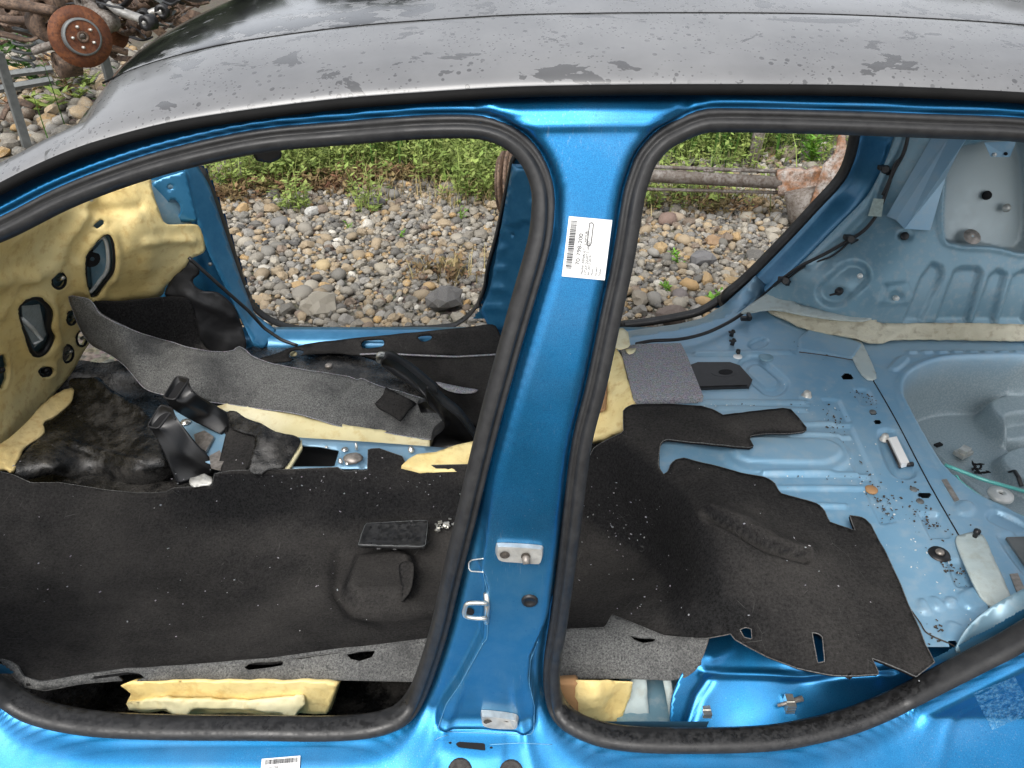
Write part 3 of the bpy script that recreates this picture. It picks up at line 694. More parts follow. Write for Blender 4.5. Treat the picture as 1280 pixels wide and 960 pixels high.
# sealer runs on the floor
patch('sealer_run', [(1055,424),(1068,423),(1078,430),(1095,468),(1092,475),(1084,474),(1074,464)], [(1055,424,'z',.534),(1078,428,'z',.534),(1095,470,'z',.534),(1075,464,'z',.534)], M['sealer_blue'], car, 4, solid=.004, wob=.002, wscale=60, lift=.002)
patch('sealer_run', [(1194,676),(1201,670),(1219,667),(1231,675),(1240,696),(1262,748),(1252,756),(1238,759),(1222,742),(1205,706)], [(1194,675,'z',.533),(1231,675,'z',.534),(1262,750,'z',.534),(1237,759,'z',.533),(1222,705,'z',.542),(1240,740,'z',.542)], M['sealer_blue'], car, 4, solid=.006, wob=.002, wscale=50, lift=.004)
for px in ([(1177,600),(1183,599),(1199,625),(1193,627)], [(1262,718),(1272,717),(1283,742),(1273,746)]): strip_on('tape_strip', px, ZF + .001, M['bolt_dull'], car, .0015)
strip_on('damping_pad', [(1257,673),(1330,671),(1330,700),(1281,708)], ZF - .002, M['grey_steel'], car, .004)
# black access cover
pc = strip_on('access_cover', [(861,459),(872,455),(912,455),(924,459),(940,477),(936,486),(872,488)], ZF, M['black_plastic'], car, .007, False)
strip_on('cover_ridge', [(868,477),(916,476),(922,479),(931,478),(934,482),(870,484)], ZF + .007, M['black_plastic'], pc, .003); strip_on('cover_slot', ell((907,465), 9, 3.2), ZF + .0075, M['black_hole'], pc, .0008)
strip_on('cover_ridge', ell((905,465), 17, 7), ZF + .0045, M['black_plastic'], pc, .003)

# ---- rear quarter inner panel and wheel housing
def px_emb(V2, poly, h, wd):
    poly = np.asarray(poly, float); return h * sstep(wd, -wd, sdf(V2, poly))
QC = [(962,380,'z',.54),(1000,392,'z',.545),(1047,404,'z',.55),(1100,410,'z',.555),(1190,410,'z',.555),(1285,412,'z',.555),(1385,412,'z',.555),
      (1000,340,'y',1.375),(1060,360,'y',1.27),(1100,370,'y',1.245),(1250,370,'y',1.235),(1380,370,'y',1.235),(1040,290,'y',1.41),(1100,300,'y',1.33),(1180,310,'y',1.30),(1280,310,'y',1.29),(1380,310,'y',1.29),
      (1080,240,'y',1.45),(1120,200,'y',1.44),(1150,160,'y',1.44),(1190,240,'y',1.36),(1280,200,'y',1.35),(1280,150,'y',1.36),(1390,170,'y',1.36)]
pocket = catmull([(1187,202),(1200,187),(1219,181),(1290,180),(1300,306),(1240,306),(1195,303),(1182,290),(1184,221)], 4, True)
ribs = [[(1130,404),(1152,404),(1178,345),(1177,334),(1166,329),(1153,346)], [(1170,404),(1194,339),(1201,335),(1222,335),(1227,341),(1209,404)], [(1217,404),(1238,345),(1248,337),(1258,343),(1241,404)], [(1249,404),(1268,345),(1280,338),(1296,342),(1280,404)], [(1300,404),(1305,345),(1325,338),(1330,404)]]
def qdisp(V2, V):
    d = -px_emb(V2, pocket, .085, 3) + .006 * np.exp(-(sdf(V2, pocket) / 4 - 1) ** 2)
    d += -px_emb(V2, catmull(capsule((1042,366), (1066,344), 21, 17), 2, True), .020, 3)
    d += px_emb(V2, [(1106,356),(1134,352),(1142,371),(1137,380),(1097,380)], .008, 3) - px_emb(V2, ell((1119,371), 9, 6), .006, 2)
    d += -px_emb(V2, ell((1131,294), 9, 7), .006, 2.5) + px_emb(V2, ell((1050,328), 8, 7), .004, 2)
    for r_ in ribs: d += -px_emb(V2, r_, .017, 2.6)
    l = seg_dist(V2, [(1130,160),(1105,215),(1085,262),(1050,298),(1012,330)]); d += .012 * sstep(9, 2, l)
    return d
quarter = patch('rear_quarter_panel', [(1150,150),(1122,163),(1108,200),(1085,243),(1045,285),(1000,330),(968,358),(950,374),(945,386),(962,388),(1000,397),(1047,409),(1100,415),(1290,417),(1390,417),(1420,300),(1400,150)], QC, M['inner_paint_grey'], car, 3.2, solid=.003, disp=qdisp, step=3)
quarter['label'] = 'grey blue inner quarter panel with pressed ribs and pocket'
qf = tps(QC)
_qv = np.array([v.co[:] for v in quarter.data.vertices]) - CAM; _qd = _qv @ np.array((0, _c, -_s)); _q2 = np.stack([640 + FPX * _qv[:, 0] / _qd, 480 - FPX * (_qv @ np.array((0, _s, _c))) / _qd], 1)
_qa = quarter.data.attributes.new('well', 'FLOAT', 'POINT'); _qa.data.foreach_set('value', sstep(3, -1, sdf(_q2, pocket)).astype(np.float32))
def qpt(px, lift=.003):
    p = unproject([px], qf)[0]; d = CAM - p; return p + d / np.linalg.norm(d) * lift
def qdisc(name, px, r, h, mat, parent=None, prof=None, n=14):
    p = qpt(px); nrm = unproject([px, (px[0] + 4, px[1]), (px[0], px[1] + 4)], qf); nn = np.cross(nrm[1] - nrm[0], nrm[2] - nrm[0]); nn = nn if nn @ (CAM - p) > 0 else -nn
    v, f = lathe_geo(prof or [(0, h), (r * .8, h), (r, h * .5), (r, -.004)], n, at_frame(p, nn)); return mesh_obj(name, v, f, mat, parent or quarter)
qdisc('panel_plug', (1119,372), .008, .014, M['pearl_white']); qdisc('panel_hole', (1131,295), .012, .002, M['black_plastic'])
g_ = qdisc('grommet', (1049,364), .012, .014, M['black_plastic']); v, f = tube_geo([qpt((1050,366), .012), qpt((1037,369), .03)], [.004, .003], 7); mesh_obj('cable_stub', v, f, M['black_plastic'], quarter)
qdisc('panel_bolt', (1075,345), .008, .006, M['pearl_white']); qdisc('panel_hole', (1116,267), .004, .002, M['black_hole']); qdisc('panel_hole', (1143,220), .005, .002, M['black_hole'])
for c in ((1250,248),): qdisc('panel_hole', c, .014, .004, M['black_hole'], prof=[(0, -.07), (.012, -.07), (.014, -.078)])
pb = qpt((1258,260), -.075); v, f = lathe_geo([(0, .012), (.006, .012), (.008, .004), (.013, .002), (.013, 0)], 12, at_frame(pb, (0, -1, .3))); mesh_obj('panel_bolt', v, f, M['bracket_zinc'], quarter)
pb = qpt((1215,296), -.06); v, f = lathe_geo([(.004, .004), (.012, .006), (.020, .002), (.026, .001)], 14, at_frame(pb, (0, -.6, .8))); mesh_obj('rubber_plug', v, f, M['bolt_dull'], quarter)
# folded brace on the quarter panel
def sheet(name, pts, faces, mat, parent, th=.003, smooth=False):
    return mesh_obj(name, pts, faces, mat, parent, smooth, th)
bp = [qpt(p, l) for p, l in (((1120,275), .014), ((1188,168), .03), ((1210,170), .045), ((1140,262), .05), ((1131,286), .035), ((1200,186), .05), ((1182,222), .012), ((1163,288), .010), ((1108,270), .006), ((1168,166), .006))]
sheet('folded_brace', bp, [(8, 0, 1, 9), (0, 4, 5, 2, 1), (4, 7, 6, 5)], M['inner_paint'], quarter)
sheet('pocket_tab', [qpt(p, l) for p, l in (((1230,178), .012), ((1270,176), .012), ((1262,196), .012), ((1238,196), .012))], [(0, 1, 2, 3)], M['inner_paint'], quarter)
qdisc('panel_plug', (1241,192), .006, .018, M['pearl_white']); qdisc('panel_hole', (1255,191), .005, .0165, M['black_hole'])
# putty bead along the wheel housing
patch('sealer_bead', [(962,367),(985,375),(1000,383),(1047,394),(1094,398),(1101,405),(1190,404),(1285,406),(1385,406),(1385,428),(1285,427),(1134,425),(1100,430),(1084,429),(1070,424),(1047,420),(1008,412),(985,402),(960,389)],
      [(962,367,'z',.562),(1000,383,'z',.568),(1047,394,'z',.575),(1100,402,'z',.575),(1190,404,'z',.575),(1385,406,'z',.575),(960,389,'z',.536),(1008,412,'z',.536),(1084,429,'z',.536),(1134,425,'z',.536),(1285,427,'z',.536),(1385,428,'z',.536),(1047,407,'z',.556),(1190,414,'z',.556),(1285,416,'z',.556)],
      M['sealer'], car, 3.5, solid=.008, wob=.004, wscale=45, lift=.006)
patch('sealer_smear', [(925,394),(962,368),(985,372),(1000,383),(1040,392),(1088,397),(1080,404),(1040,402),(1000,396),(965,390)], [(925,394,'z',.55),(962,368,'z',.563),(1000,383,'z',.57),(1088,397,'z',.58),(1000,396,'z',.556),(965,388,'z',.546)], M['sealer_blue'], car, 4, solid=.003, wob=.002, wscale=60, lift=.009)
# wiring along the pillar
def qline(px, lift=.012): return np.array([qpt(p, lift) for p in px])
up_ = catmull([(1137,160),(1130,190),(1116,216),(1106,245),(1096,268),(1080,288),(1058,302),(1030,318),(1000,333),(972,353)], 5)
lo_ = on_z(catmull([(958,366),(944,378),(925,394),(905,406),(880,417),(850,424),(815,426),(795,430)], 5), .552)
path = np.vstack([qline(up_, .014), lo_]); cab = empty('wiring_cable', path[len(path) // 2]); cab.parent = car; cab.matrix_parent_inverse = Matrix.Translation(-car.location)
v, f = tube_geo(resample(path, .015), .0055, 8); cable = mesh_obj('wiring_cable', v, f, M['black_plastic'], car); bpy.data.objects.remove(cab)
v, f = tube_geo(resample(np.vstack([qline(catmull([(1128,196),(1118,206),(1112,224),(1103,244)], 4), .018)]), .01), .004, 7); mesh_obj('wiring_branch', v, f, M['black_plastic'], cable)
v, f = tube_geo(resample(qline(catmull([(1062,302),(1040,320),(1008,332),(985,348)], 4), .006), .01), .003, 7); mesh_obj('wiring_branch', v, f, M['black_plastic'], cable)
for c in ((1107,212), (1064,299), (982,351)):
    p = qpt(c, .012); v, f = join_geo([lathe_geo([(0, .016), (.010, .016), (.013, .008), (.009, 0), (.009, -.01)], 10, at_frame(p, CAM - p)), box_geo(p + (-.012, 0, .006), (.022, .016, .012)), box_geo(p + (.012, 0, -.008), (.02, .006, .016))]); mesh_obj('cable_clip', v, f, M['black_plastic'], cable, False)
p = fpt((932,398), .55); v, f = join_geo([box_geo(p, (.03, .012, .012)), box_geo(p + (.01, 0, .008), (.01, .03, .01))]); mesh_obj('cable_clip', v, f, M['black_plastic'], cable, False)
mesh_obj('tape_piece', [qpt(p, .026) for p in ((1092,248), (1105,249), (1102,271), (1085,270))], [(0, 1, 2, 3)], M['tape_clear'], cable, False, .001)
# near wheel housing below the rear carpet
patch('near_wheel_housing', [(845,915),(838,885),(846,855),(868,815),(890,782),(950,770),(1040,800),(1120,810),(1200,800),(1200,835),(1100,880),(1040,905),(1000,915),(905,920)],
      [(845,912,'y',.05),(905,912,'y',.05),(1000,900,'y',.055),(1100,870,'y',.065),(1190,835,'y',.08),(850,850,'y',.115),(880,845,'y',.125),(1000,848,'y',.125),(1100,842,'y',.12),(880,828,'y',.14),(1000,830,'y',.14),(1100,825,'y',.135),(890,785,'y',.21),(950,775,'y',.23),(1040,800,'y',.20),(1200,800,'y',.14)], M['blue_paint'], car, 4, solid=.003, disp=lambda V2, V: .010 * np.exp(-(seg_dist(V2, np.array([(878,838),(900,841),(1000,845),(1120,838)], float)) / 4) ** 2) - .008 * np.exp(-(seg_dist(V2, np.array([(860,905),(872,870),(886,850)], float)) / 5) ** 2) + .004 * np.exp(-(seg_dist(V2, np.array([(925,790),(915,810),(890,822)], float)) / 6) ** 2))
patch('wheel_arch_lip', [(1196,812),(1210,785),(1240,758),(1285,733),(1330,715),(1330,770),(1285,775),(1241,795),(1204,815)], [(1196,812,'z',.55),(1240,758,'z',.60),(1285,733,'z',.63),(1330,715,'z',.65),(1204,815,'y',.09),(1285,780,'y',.09),(1330,770,'y',.09)], M['inner_paint_grey'], car, 6, solid=.003)
for c in ((881,889), (985,879)):
    p = on_y([c], .085)[0]; k = [box_geo(p + (0, -.012, (i - 1.5) * .009), (.017, .012, .0055)) for i in range(4)]
    v, f = join_geo(k + [box_geo(p, (.015, .016, .036))]); o = mesh_obj('trim_clip', v, f, M['bright_zinc'], car, False)
v, f = tube_geo([on_y([(972,882)], .075)[0], on_y([(1003,873)], .085)[0]], [.003, .006], 8); mesh_obj('clip_screw', v, f, M['bolt_dull'], o)

# ---- far front hinge pillar details
patch('hinge_bracket', [(190,229),(205,222),(232,214),(241,250),(247,276),(236,277.5),(208,277),(200,262)], [(190,229,'y',1.40),(232,214,'y',1.43),(247,276,'y',1.43),(208,277,'y',1.40)], M['inner_blue_deep'], car, 4, holes=[ell((218,260), 7.5, 11, 14, -.3), ell((213,234), 4, 3.5, 10)], solid=.006, smooth_outline=False, step=4)
patch('hinge_post', [(228,200),(243,200),(262,232),(300,345),(318,392),(345,412),(330,436),(318,432),(300,395),(262,318),(248,280)], [(228,200,'y',1.44),(262,232,'y',1.50),(318,392,'y',1.50),(345,412,'y',1.50),(330,436,'y',1.42),(248,280,'y',1.43),(300,395,'y',1.43)], M['inner_blue_deep'], car, 5, solid=.004, smooth_outline=False, holes=[[(240,348),(255,338),(270,345),(276,358),(268,366),(252,362)]])
for c in ((263,330), (309,358)): v, f = lathe_geo([(0, .004), (.006, .004), (.006, 0)], 10, at_frame(on_y([c], 1.43)[0], (0, -1, 0))); mesh_obj('panel_bolt', v, f, M['grey_steel'], car)
v, f = tube_geo(resample(np.array([on_y([p], yv)[0] for p, yv in (((236,322), 1.36), ((258,342), 1.37), ((285,366), 1.39), ((310,388), 1.41), ((330,410), 1.42), ((352,425), 1.41), ((372,432), 1.40))]), .012), .006, 8); mesh_obj('wiring_cable', v, f, M['black_plastic'], car)
# far centre pillar base pieces
patch('pillar_reinforcement', [(640,205),(668,205),(672,300),(655,395),(640,420),(612,408),(600,390),(613,360),(622,310),(632,250)], [(640,205,'y',1.47),(668,205,'y',1.45),(655,395,'y',1.46),(612,408,'y',1.50),(622,310,'y',1.49)], M['inner_blue_deep'], car, 5, holes=[ell((641,292.5), 2.6, 2.6, 8)], solid=.004, smooth_outline=False, disp=lambda V2, V: .008 * sstep(4, -4, np.abs(((V2[:, 1] - 300) % 24) - 12) - 4) * (V2[:, 0] < 632) * (V2[:, 1] > 285) + .012 * (sdf(V2, np.array([(640,210),(668,205),(668,278),(634,280)])) < 0))
for px, y_ in (([(630,448),(648,380),(652,400),(640,450)], 1.40), ([(625,425),(634,418),(636,438),(627,442)], 1.38)):
    patch('pillar_bracket', px, [(px[0][0], px[0][1], 'y', y_), (px[1][0], px[1][1], 'y', y_), (px[2][0], px[2][1], 'y', y_)], M['inner_paint_grey'], car, 5, smooth_outline=False, solid=.003)
# ================================================================ CARPETS, FOAM AND LOOSE PARTS
def base_of(px, z): return on_z([px], z)[0]
# ---- firewall insulation (moulded yellow foam)
fw = empty('firewall_insulation', (-1.3, 1.0, .40), 'moulded yellow foam firewall insulation with oval openings, left of the hinge pillar', 'insulation')
FC = [(-60,620,'x',-1.38),(0,561,'x',-1.40),(62,497,'x',-1.42),(98,455,'x',-1.40),(112,428,'x',-1.36),(256,310,'y',1.435),(219,346,'y',1.40),(160,385,'y',1.36),(195,215,'y',1.40),(246,278,'y',1.425),(100,235,'x',-1.15),(0,262,'x',-1.20),(-60,300,'x',-1.18),(0,400,'x',-1.33),(130,330,'x',-1.17),(60,400,'x',-1.33),(-60,480,'x',-1.36),(175,290,'x',-1.06),(60,300,'x',-1.23)]
h_win = [(133,292),(141,304),(142,335),(130,354),(116,370),(109,361),(107,325),(115,307)]
h_big = [(22,380),(39,371),(52,374),(61,387),(60,408),(64,421),(54,440),(40,442),(28,418),(20,395)]
h_small = [(ell((73,350), 9, 11), 'a'), (ell((89,397), 6, 9), 'b'), (ell((102,423), 6.5, 10), 'c'), (ell((83,442), 8.5, 11), 'd'), (ell((0,464), 9, 22), 'e'), (ell((56,464), 8, 7), 'f'), (capsule((120,281), (126,277), 4, 3, 5), 'g'), (ell((112,248), 3, 3, 8), 'h')]
holes_all = [h_win, h_big] + [h for h, _ in h_small]
fo_out = [(-60,285),(0,250),(60,236),(115,240),(160,232),(186,220),(191,240),(199,262),(207,279),(225,281),(247,281),(253,292),(256,310),(247,316),(234,322),(228,336),(219,346),(207,358),(200,372),(150,388),(118,402),(112,428),(98,455),(88,470),(62,497),(26,540),(0,563),(-60,622)]
def fdisp(V2, V):
    d = .007 * fbm(V, 5.0, 2) + .002 * fbm(V, 30, 3)
    for h in holes_all[:2]: d += .012 * np.exp(-(np.abs(sdf(V2, catmull(h, 3, True)) - 4) / 5) ** 2)
    for h in holes_all[2:]: d += .006 * np.exp(-(np.abs(sdf(V2, np.array(h)) - 2) / 3) ** 2)
    for line, hgt, wd in (([(0,355),(20,345),(45,345),(70,330),(80,300),(105,270)], .014, 9), ([(0,395),(22,352),(40,348)], .010, 5), ([(60,375),(66,400),(70,430),(62,460)], .012, 8), ([(115,262),(150,262),(175,258)], -.008, 6), ([(180,300),(240,300)], .012, 5), ([(170,275),(190,298),(182,330)], .010, 12), ([(95,330),(100,360),(140,372),(190,365),(225,330),(250,316)], .010, 8), ([(150,255),(165,300),(150,345)], .008, 14), ([(30,290),(60,270),(100,258)], .009, 14)):
        d += hgt * np.exp(-(seg_dist(V2, np.array(line, float)) / wd) ** 2)
    return d
patch('foam_panel', fo_out, FC, M['foam_yellow'], fw, 3.6, holes=holes_all, solid=.012, disp=fdisp, step=4)
def back(V2, V): return np.full(len(V2), -.032)
patch('bulkhead_panel', [(-60,270),(100,235),(230,225),(246,300),(205,360),(110,420),(30,520),(-60,600)], FC, M['inner_paint_grey'], car, 14, solid=.003, disp=back)
ff = tps(FC)
def fpos(px, lift=0.0):
    p = unproject([px], ff)[0]; d = CAM - p; return p + d / np.linalg.norm(d) * lift
def rim(h, r_, mat, lift=.004, name='opening_rim'):
    c = resample(catmull(h, 4, True), 3, True); P = np.array([fpos(q, lift) for q in c]); v, f = tube_geo(P, r_, 6, True); return mesh_obj(name, v, f, mat, fw)
rim(h_win, .0045, M['black_plastic'], .010); rim(h_big, .010, M['black_plastic'], .004)
rim([(120 + (x - 125) * .86, 331 + (y - 331) * .88) for x, y in h_win], .006, M['pearl_white'], -.012, 'opening_frame')
o = mesh_obj('opening_plate', [fpos(p, l) for p, l in (((112,318), -.02), ((130,298), -.025), ((134,335), -.02), ((116,362), -.02))], [(0, 1, 2, 3)], M['inner_paint_grey'], fw, False, .003)
v, f = lathe_geo([(.006, .006), (.024, .004), (.026, 0)], 16, at_frame(fpos((114,323), -.012), (.8, -.6, 0))); mesh_obj('opening_grommet', v, f, M['black_hole'], fw)
mesh_obj('opening_plate', [fpos(p, l) for p, l in (((26,382), -.02), ((48,380), -.02), ((57,418), -.02), ((42,434), -.02), ((28,405), -.02))], [(0, 1, 2, 3, 4)], M['well_primer'], fw, False, .003)
v, f = tube_geo(np.array([fpos(p, -.012) for p in ((27,398), (40,410), (52,424), (42,430))]), .006, 8); mesh_obj('pipe_stub', v, f, M['pearl_white'], fw)
for h, k in h_small:
    c = np.mean(h, 0)
    if k in 'abcdf': rim(h, .004, M['black_hole'], .003)
    if k in 'abcd':
        p0 = fpos(c, -.025); p1 = fpos((c[0] + 6, c[1] - 3), .02); v, f = tube_geo([p0, p1], .0055, 8); mesh_obj('pipe_stub', v, f, M['bright_zinc'], fw)
    if k in 'ef': v, f = tube_geo([fpos((c[0] - 2, c[1]), -.02), fpos((c[0] + 3, c[1] - 2), .02)], .008, 8); mesh_obj('pipe_stub', v, f, M['black_plastic'], fw)
    if k == 'h': v, f = lathe_geo([(0, .012), (.005, .012), (.008, .006), (.008, 0)], 10, at_frame(fpos(c, .0), (.7, -.7, 0))); mesh_obj('push_clip', v, f, M['pearl_white'], fw)
patch('foam_lip', [(90,487),(91,497),(88,505),(70,520),(54,530),(56,541),(45,552),(31,561),(22,578),(15,592),(-2,590),(-60,630),(-60,605),(0,558),(28,535),(62,500)], [(90,487,'z',.42),(88,505,'z',.41),(54,535,'z',.41),(31,561,'z',.41),(15,592,'z',.42),(-60,630,'z',.46),(-60,605,'z',.47),(0,558,'z',.44),(62,500,'z',.43)], M['foam_cut'], fw, 4, solid=.008, wob=.004, wscale=40, lift=.008)
# ---- heavy black sound mat in the far footwell
o = patch('sound_mat', [(86,478),(95,472),(125,474),(141,488),(165,505),(182,518),(195,532),(200,556),(210,580),(216,590),(215,602),(206,608),(169,608),(130,602),(100,599),(65,594),(39,600),(24,597),(16,586),(34,561),(55,541),(54,530),(88,504)],
      [(88,478,'z',.42),(125,474,'z',.43),(190,530,'z',.40),(150,540,'z',.385),(100,545,'z',.385),(55,535,'z',.40),(20,587,'z',.42),(66,586,'z',.405),(165,592,'z',.395),(208,583,'z',.40),(169,616,'z',.29),(130,609,'z',.30),(65,600,'z',.36),(216,608,'z',.29),(125,500,'z',.41)], M['heavy_mat'], None, 3.6, solid=.01,
      disp=lambda V2, V: .004 * fbm(V, 9, 3) + .0015 * fbm(V, 50, 3) + .012 * np.exp(-(seg_dist(V2, np.array([(90,555),(130,567),(180,578)], float)) / 2.5) ** 2) + .016 * np.exp(-(seg_dist(V2, np.array([(122,478),(150,500),(178,514)], float)) / 6) ** 2) - .010 * np.exp(-(seg_dist(V2, np.array([(135,478),(142,490)], float)) / 5) ** 2), step=4)
tag(o, 'wrinkled black bitumen sound mat in the footwell below the yellow foam', 'mat')
# ---- far side carpets
far = empty('far_carpet', (-.5, 1.15, .38), 'far footwell carpet turned over showing its grey felt back', 'carpet')
patch('felt_back', [(86,371),(98,371),(112,375),(126,392),(150,405),(175,417),(205,425),(240,436),(285,441),(298,433),(308,438),(318,447),(356,458),(400,465),(446,472),(480,484),(510,492),(547,508),(554,526),(546,540),(534,549),(474,539),(435,535),(370,517),(330,511),(260,502),(208,494),(182,486),(167,470),(151,453),(135,442),(112,430),(99,408),(92,390)],
      [(86,371,'x',-1.28),(99,408,'x',-1.27),(135,442,'z',.52),(182,486,'z',.47),(260,501,'z',.462),(330,511,'z',.458),(435,535,'z',.448),(536,547,'z',.44),(126,392,'z',.66),(205,425,'z',.53),(300,436,'z',.50),(356,458,'z',.50),(446,472,'z',.50),(480,484,'z',.49),(550,512,'z',.455),(250,466,'z',.535),(400,492,'z',.50),(160,435,'z',.56)], M['felt_grey'], far, 5, solid=.006, edge=(M['felt_light'], .0014),
      disp=lambda V2, V: .004 * fbm(V, 10, 3) - .010 * np.exp(-(seg_dist(V2, np.array([(445,473),(425,495),(405,512),(385,514)], float)) / 3.5) ** 2) + .006 * np.exp(-(seg_dist(V2, np.array([(452,476),(435,500),(418,515)], float)) / 6) ** 2) + .006 * np.exp(-(seg_dist(V2, np.array([(100,374),(128,395),(200,428),(290,440)], float)) / 3) ** 2))
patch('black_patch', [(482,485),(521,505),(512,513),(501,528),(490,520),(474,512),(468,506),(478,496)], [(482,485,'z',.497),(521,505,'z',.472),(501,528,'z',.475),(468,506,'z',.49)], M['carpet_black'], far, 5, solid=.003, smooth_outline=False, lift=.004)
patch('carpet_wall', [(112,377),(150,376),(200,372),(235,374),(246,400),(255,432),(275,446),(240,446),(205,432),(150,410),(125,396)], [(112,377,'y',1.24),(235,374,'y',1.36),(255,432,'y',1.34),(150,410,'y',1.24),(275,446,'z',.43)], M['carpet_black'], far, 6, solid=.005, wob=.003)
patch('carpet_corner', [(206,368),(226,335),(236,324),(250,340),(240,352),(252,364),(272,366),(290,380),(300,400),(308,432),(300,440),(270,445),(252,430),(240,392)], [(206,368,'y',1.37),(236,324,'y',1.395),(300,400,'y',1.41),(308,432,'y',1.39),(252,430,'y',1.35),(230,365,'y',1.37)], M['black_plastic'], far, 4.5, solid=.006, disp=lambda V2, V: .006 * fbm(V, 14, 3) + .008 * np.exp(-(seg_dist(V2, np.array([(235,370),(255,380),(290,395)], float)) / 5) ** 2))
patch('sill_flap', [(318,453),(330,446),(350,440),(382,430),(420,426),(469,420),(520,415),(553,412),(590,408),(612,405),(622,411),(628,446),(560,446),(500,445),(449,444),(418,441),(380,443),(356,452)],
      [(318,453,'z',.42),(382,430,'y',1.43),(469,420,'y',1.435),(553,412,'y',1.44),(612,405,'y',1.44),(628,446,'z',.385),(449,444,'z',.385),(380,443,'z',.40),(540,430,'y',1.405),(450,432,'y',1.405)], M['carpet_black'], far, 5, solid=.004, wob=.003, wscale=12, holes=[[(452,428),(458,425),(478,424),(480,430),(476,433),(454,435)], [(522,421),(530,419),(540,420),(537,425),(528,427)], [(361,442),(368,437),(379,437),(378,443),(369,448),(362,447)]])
patch('lower_flap', [(450,443),(500,444),(560,445),(628,443),(622,470),(608,525),(590,532),(570,522),(552,510),(530,490),(500,468),(475,452)], [(450,443,'z',.41),(560,445,'z',.41),(628,443,'z',.415),(608,525,'z',.39),(552,510,'z',.385),(500,468,'z',.39),(575,480,'z',.40)], M['carpet_dark'], far, 6, solid=.005, wob=.004, wscale=12)
patch('felt_tear', [(545,479),(560,482),(580,486),(598,489),(590,493),(572,493),(556,488)], [(545,479,'z',.415),(598,489,'z',.412),(572,493,'z',.41)], M['felt_light'], far, 4, solid=.002, lift=.006)
v, f = tube_geo(resample(np.array([on_z([p], zz)[0] for p, zz in (((450,443), .416), ((478,442), .42), ((520,444), .418), ((570,446), .418), ((623,443), .42))]), .02), .003, 6); mesh_obj('frayed_edge', v, f, M['felt_light'], far)
patch('floor_mat', [(255,437),(290,440),(330,430),(400,424),(455,440),(500,462),(545,500),(552,516),(480,500),(400,475),(300,455)], [(255,437,'z',.40),(330,430,'z',.36),(400,424,'z',.36),(545,500,'z',.36),(400,475,'z',.38),(300,455,'z',.40)], M['heavy_mat'], far, 8, solid=.004)
for c in ((411,457.5), (367,443)): disc('push_clip', c, .012, .006, M['bolt_dull'] if c[0] > 400 else M['foam_pale'], far, .375, n=12)
# ---- cream foam strip beside the tunnel
def fblock(name, px, ctrl, mat, label, th=.03, sp=4, wob=.004, extr=None):
    o = patch(name, px, ctrl, mat, None, sp, solid=th, wob=wob, wscale=22, smooth_outline=False, step=4, extr=extr); tag(o, label, 'foam'); return o
fblock('foam_strip', [(270,508),(290,503),(330,506),(372,514),(436,532),(474,537),(537,548),(536,562),(520,560),(497,557),(471,556),(376,549.5),(353,546),(322,527),(290,518)], [(270,510,'z',.45),(330,508,'z',.455),(436,533,'z',.45),(537,548,'z',.44),(534,562,'z',.425),(471,556,'z',.428),(376,549,'z',.43),(322,527,'z',.44)], M['foam_pale'], 'long pale cream foam strip under the grey felt carpet edge')
fblock('foam_wedge', [(502,582),(510,574),(522,567),(545,565),(567,557),(585,553),(605,548),(605,590),(525,590)], [(502,582,'z',.460),(522,567,'z',.466),(567,557,'z',.474),(605,548,'z',.476),(605,590,'z',.445),(525,590,'z',.445)], M['foam_yellow'], 'yellow foam wedge at the foot of the handbrake lever')
# ---- tunnel top with console opening
tun = patch('tunnel_top', [(214,512),(240,512),(290,515),(352,543),(376,547),(471,553),(536,558),(560,560),(560,580),(515,582),(490,585),(420,586),(350,586),(280,587),(240,570),(222,545)], [(214,512,'z',.452),(376,547,'z',.452),(536,558,'z',.452),(420,587,'z',.444),(280,587,'z',.444),(240,570,'z',.45)], M['inner_paint'], car, 7, holes=[[(372,557),(398,558),(424,563),(418,583),(359,583)]], solid=.003, smooth_outline=False)
strip_on('tunnel_opening', [(340,550),(435,555),(430,600),(335,600)], .36, M['black_hole'], car, .002)
tun['label'] = 'blue tunnel top with a rectangular opening'
def tpt(px, z=.455): return on_z([px], z)[0]
for c, r_, h in (((431,562), .009, .004), ((446,562), .004, .022), ((426,578), .006, .012), ((434,580), .005, .006), ((514,564), .008, .014), ((408,559), .004, .003), ((232,528), .014, .006)):
    v, f = lathe_geo([(0, h), (r_ * .7, h), (r_ * .75, h * .5), (r_, h * .45), (r_, 0)], 12, at_frame(tpt(c), (0, 0, 1))); mesh_obj('stud', v, f, M['bright_zinc'], tun)
bm = bmesh.new(); bmesh.ops.create_icosphere(bm, subdivisions=2, radius=1)
for v_ in bm.verts: v_.co = Vector((v_.co.x * .026, v_.co.y * .02, v_.co.z * .012)) * (1 + .25 * noise.noise(v_.co * 2.3)); v_.co += Vector(tpt((441,573), .462))
o = bm_obj('mastic_lump', bm, M['bolt_dull']); tag(o, 'small dark grey lump on the blue tunnel top beside the opening', 'lump')
for px, z_ in (([(243,545),(256,540),(268,548),(258,566),(246,560)], .455), ([(262,572),(275,565),(282,575),(276,588),(264,585)], .458)):
    o = strip_on('tunnel_bracket', px, z_, M['bolt_dull'], tun, .006)
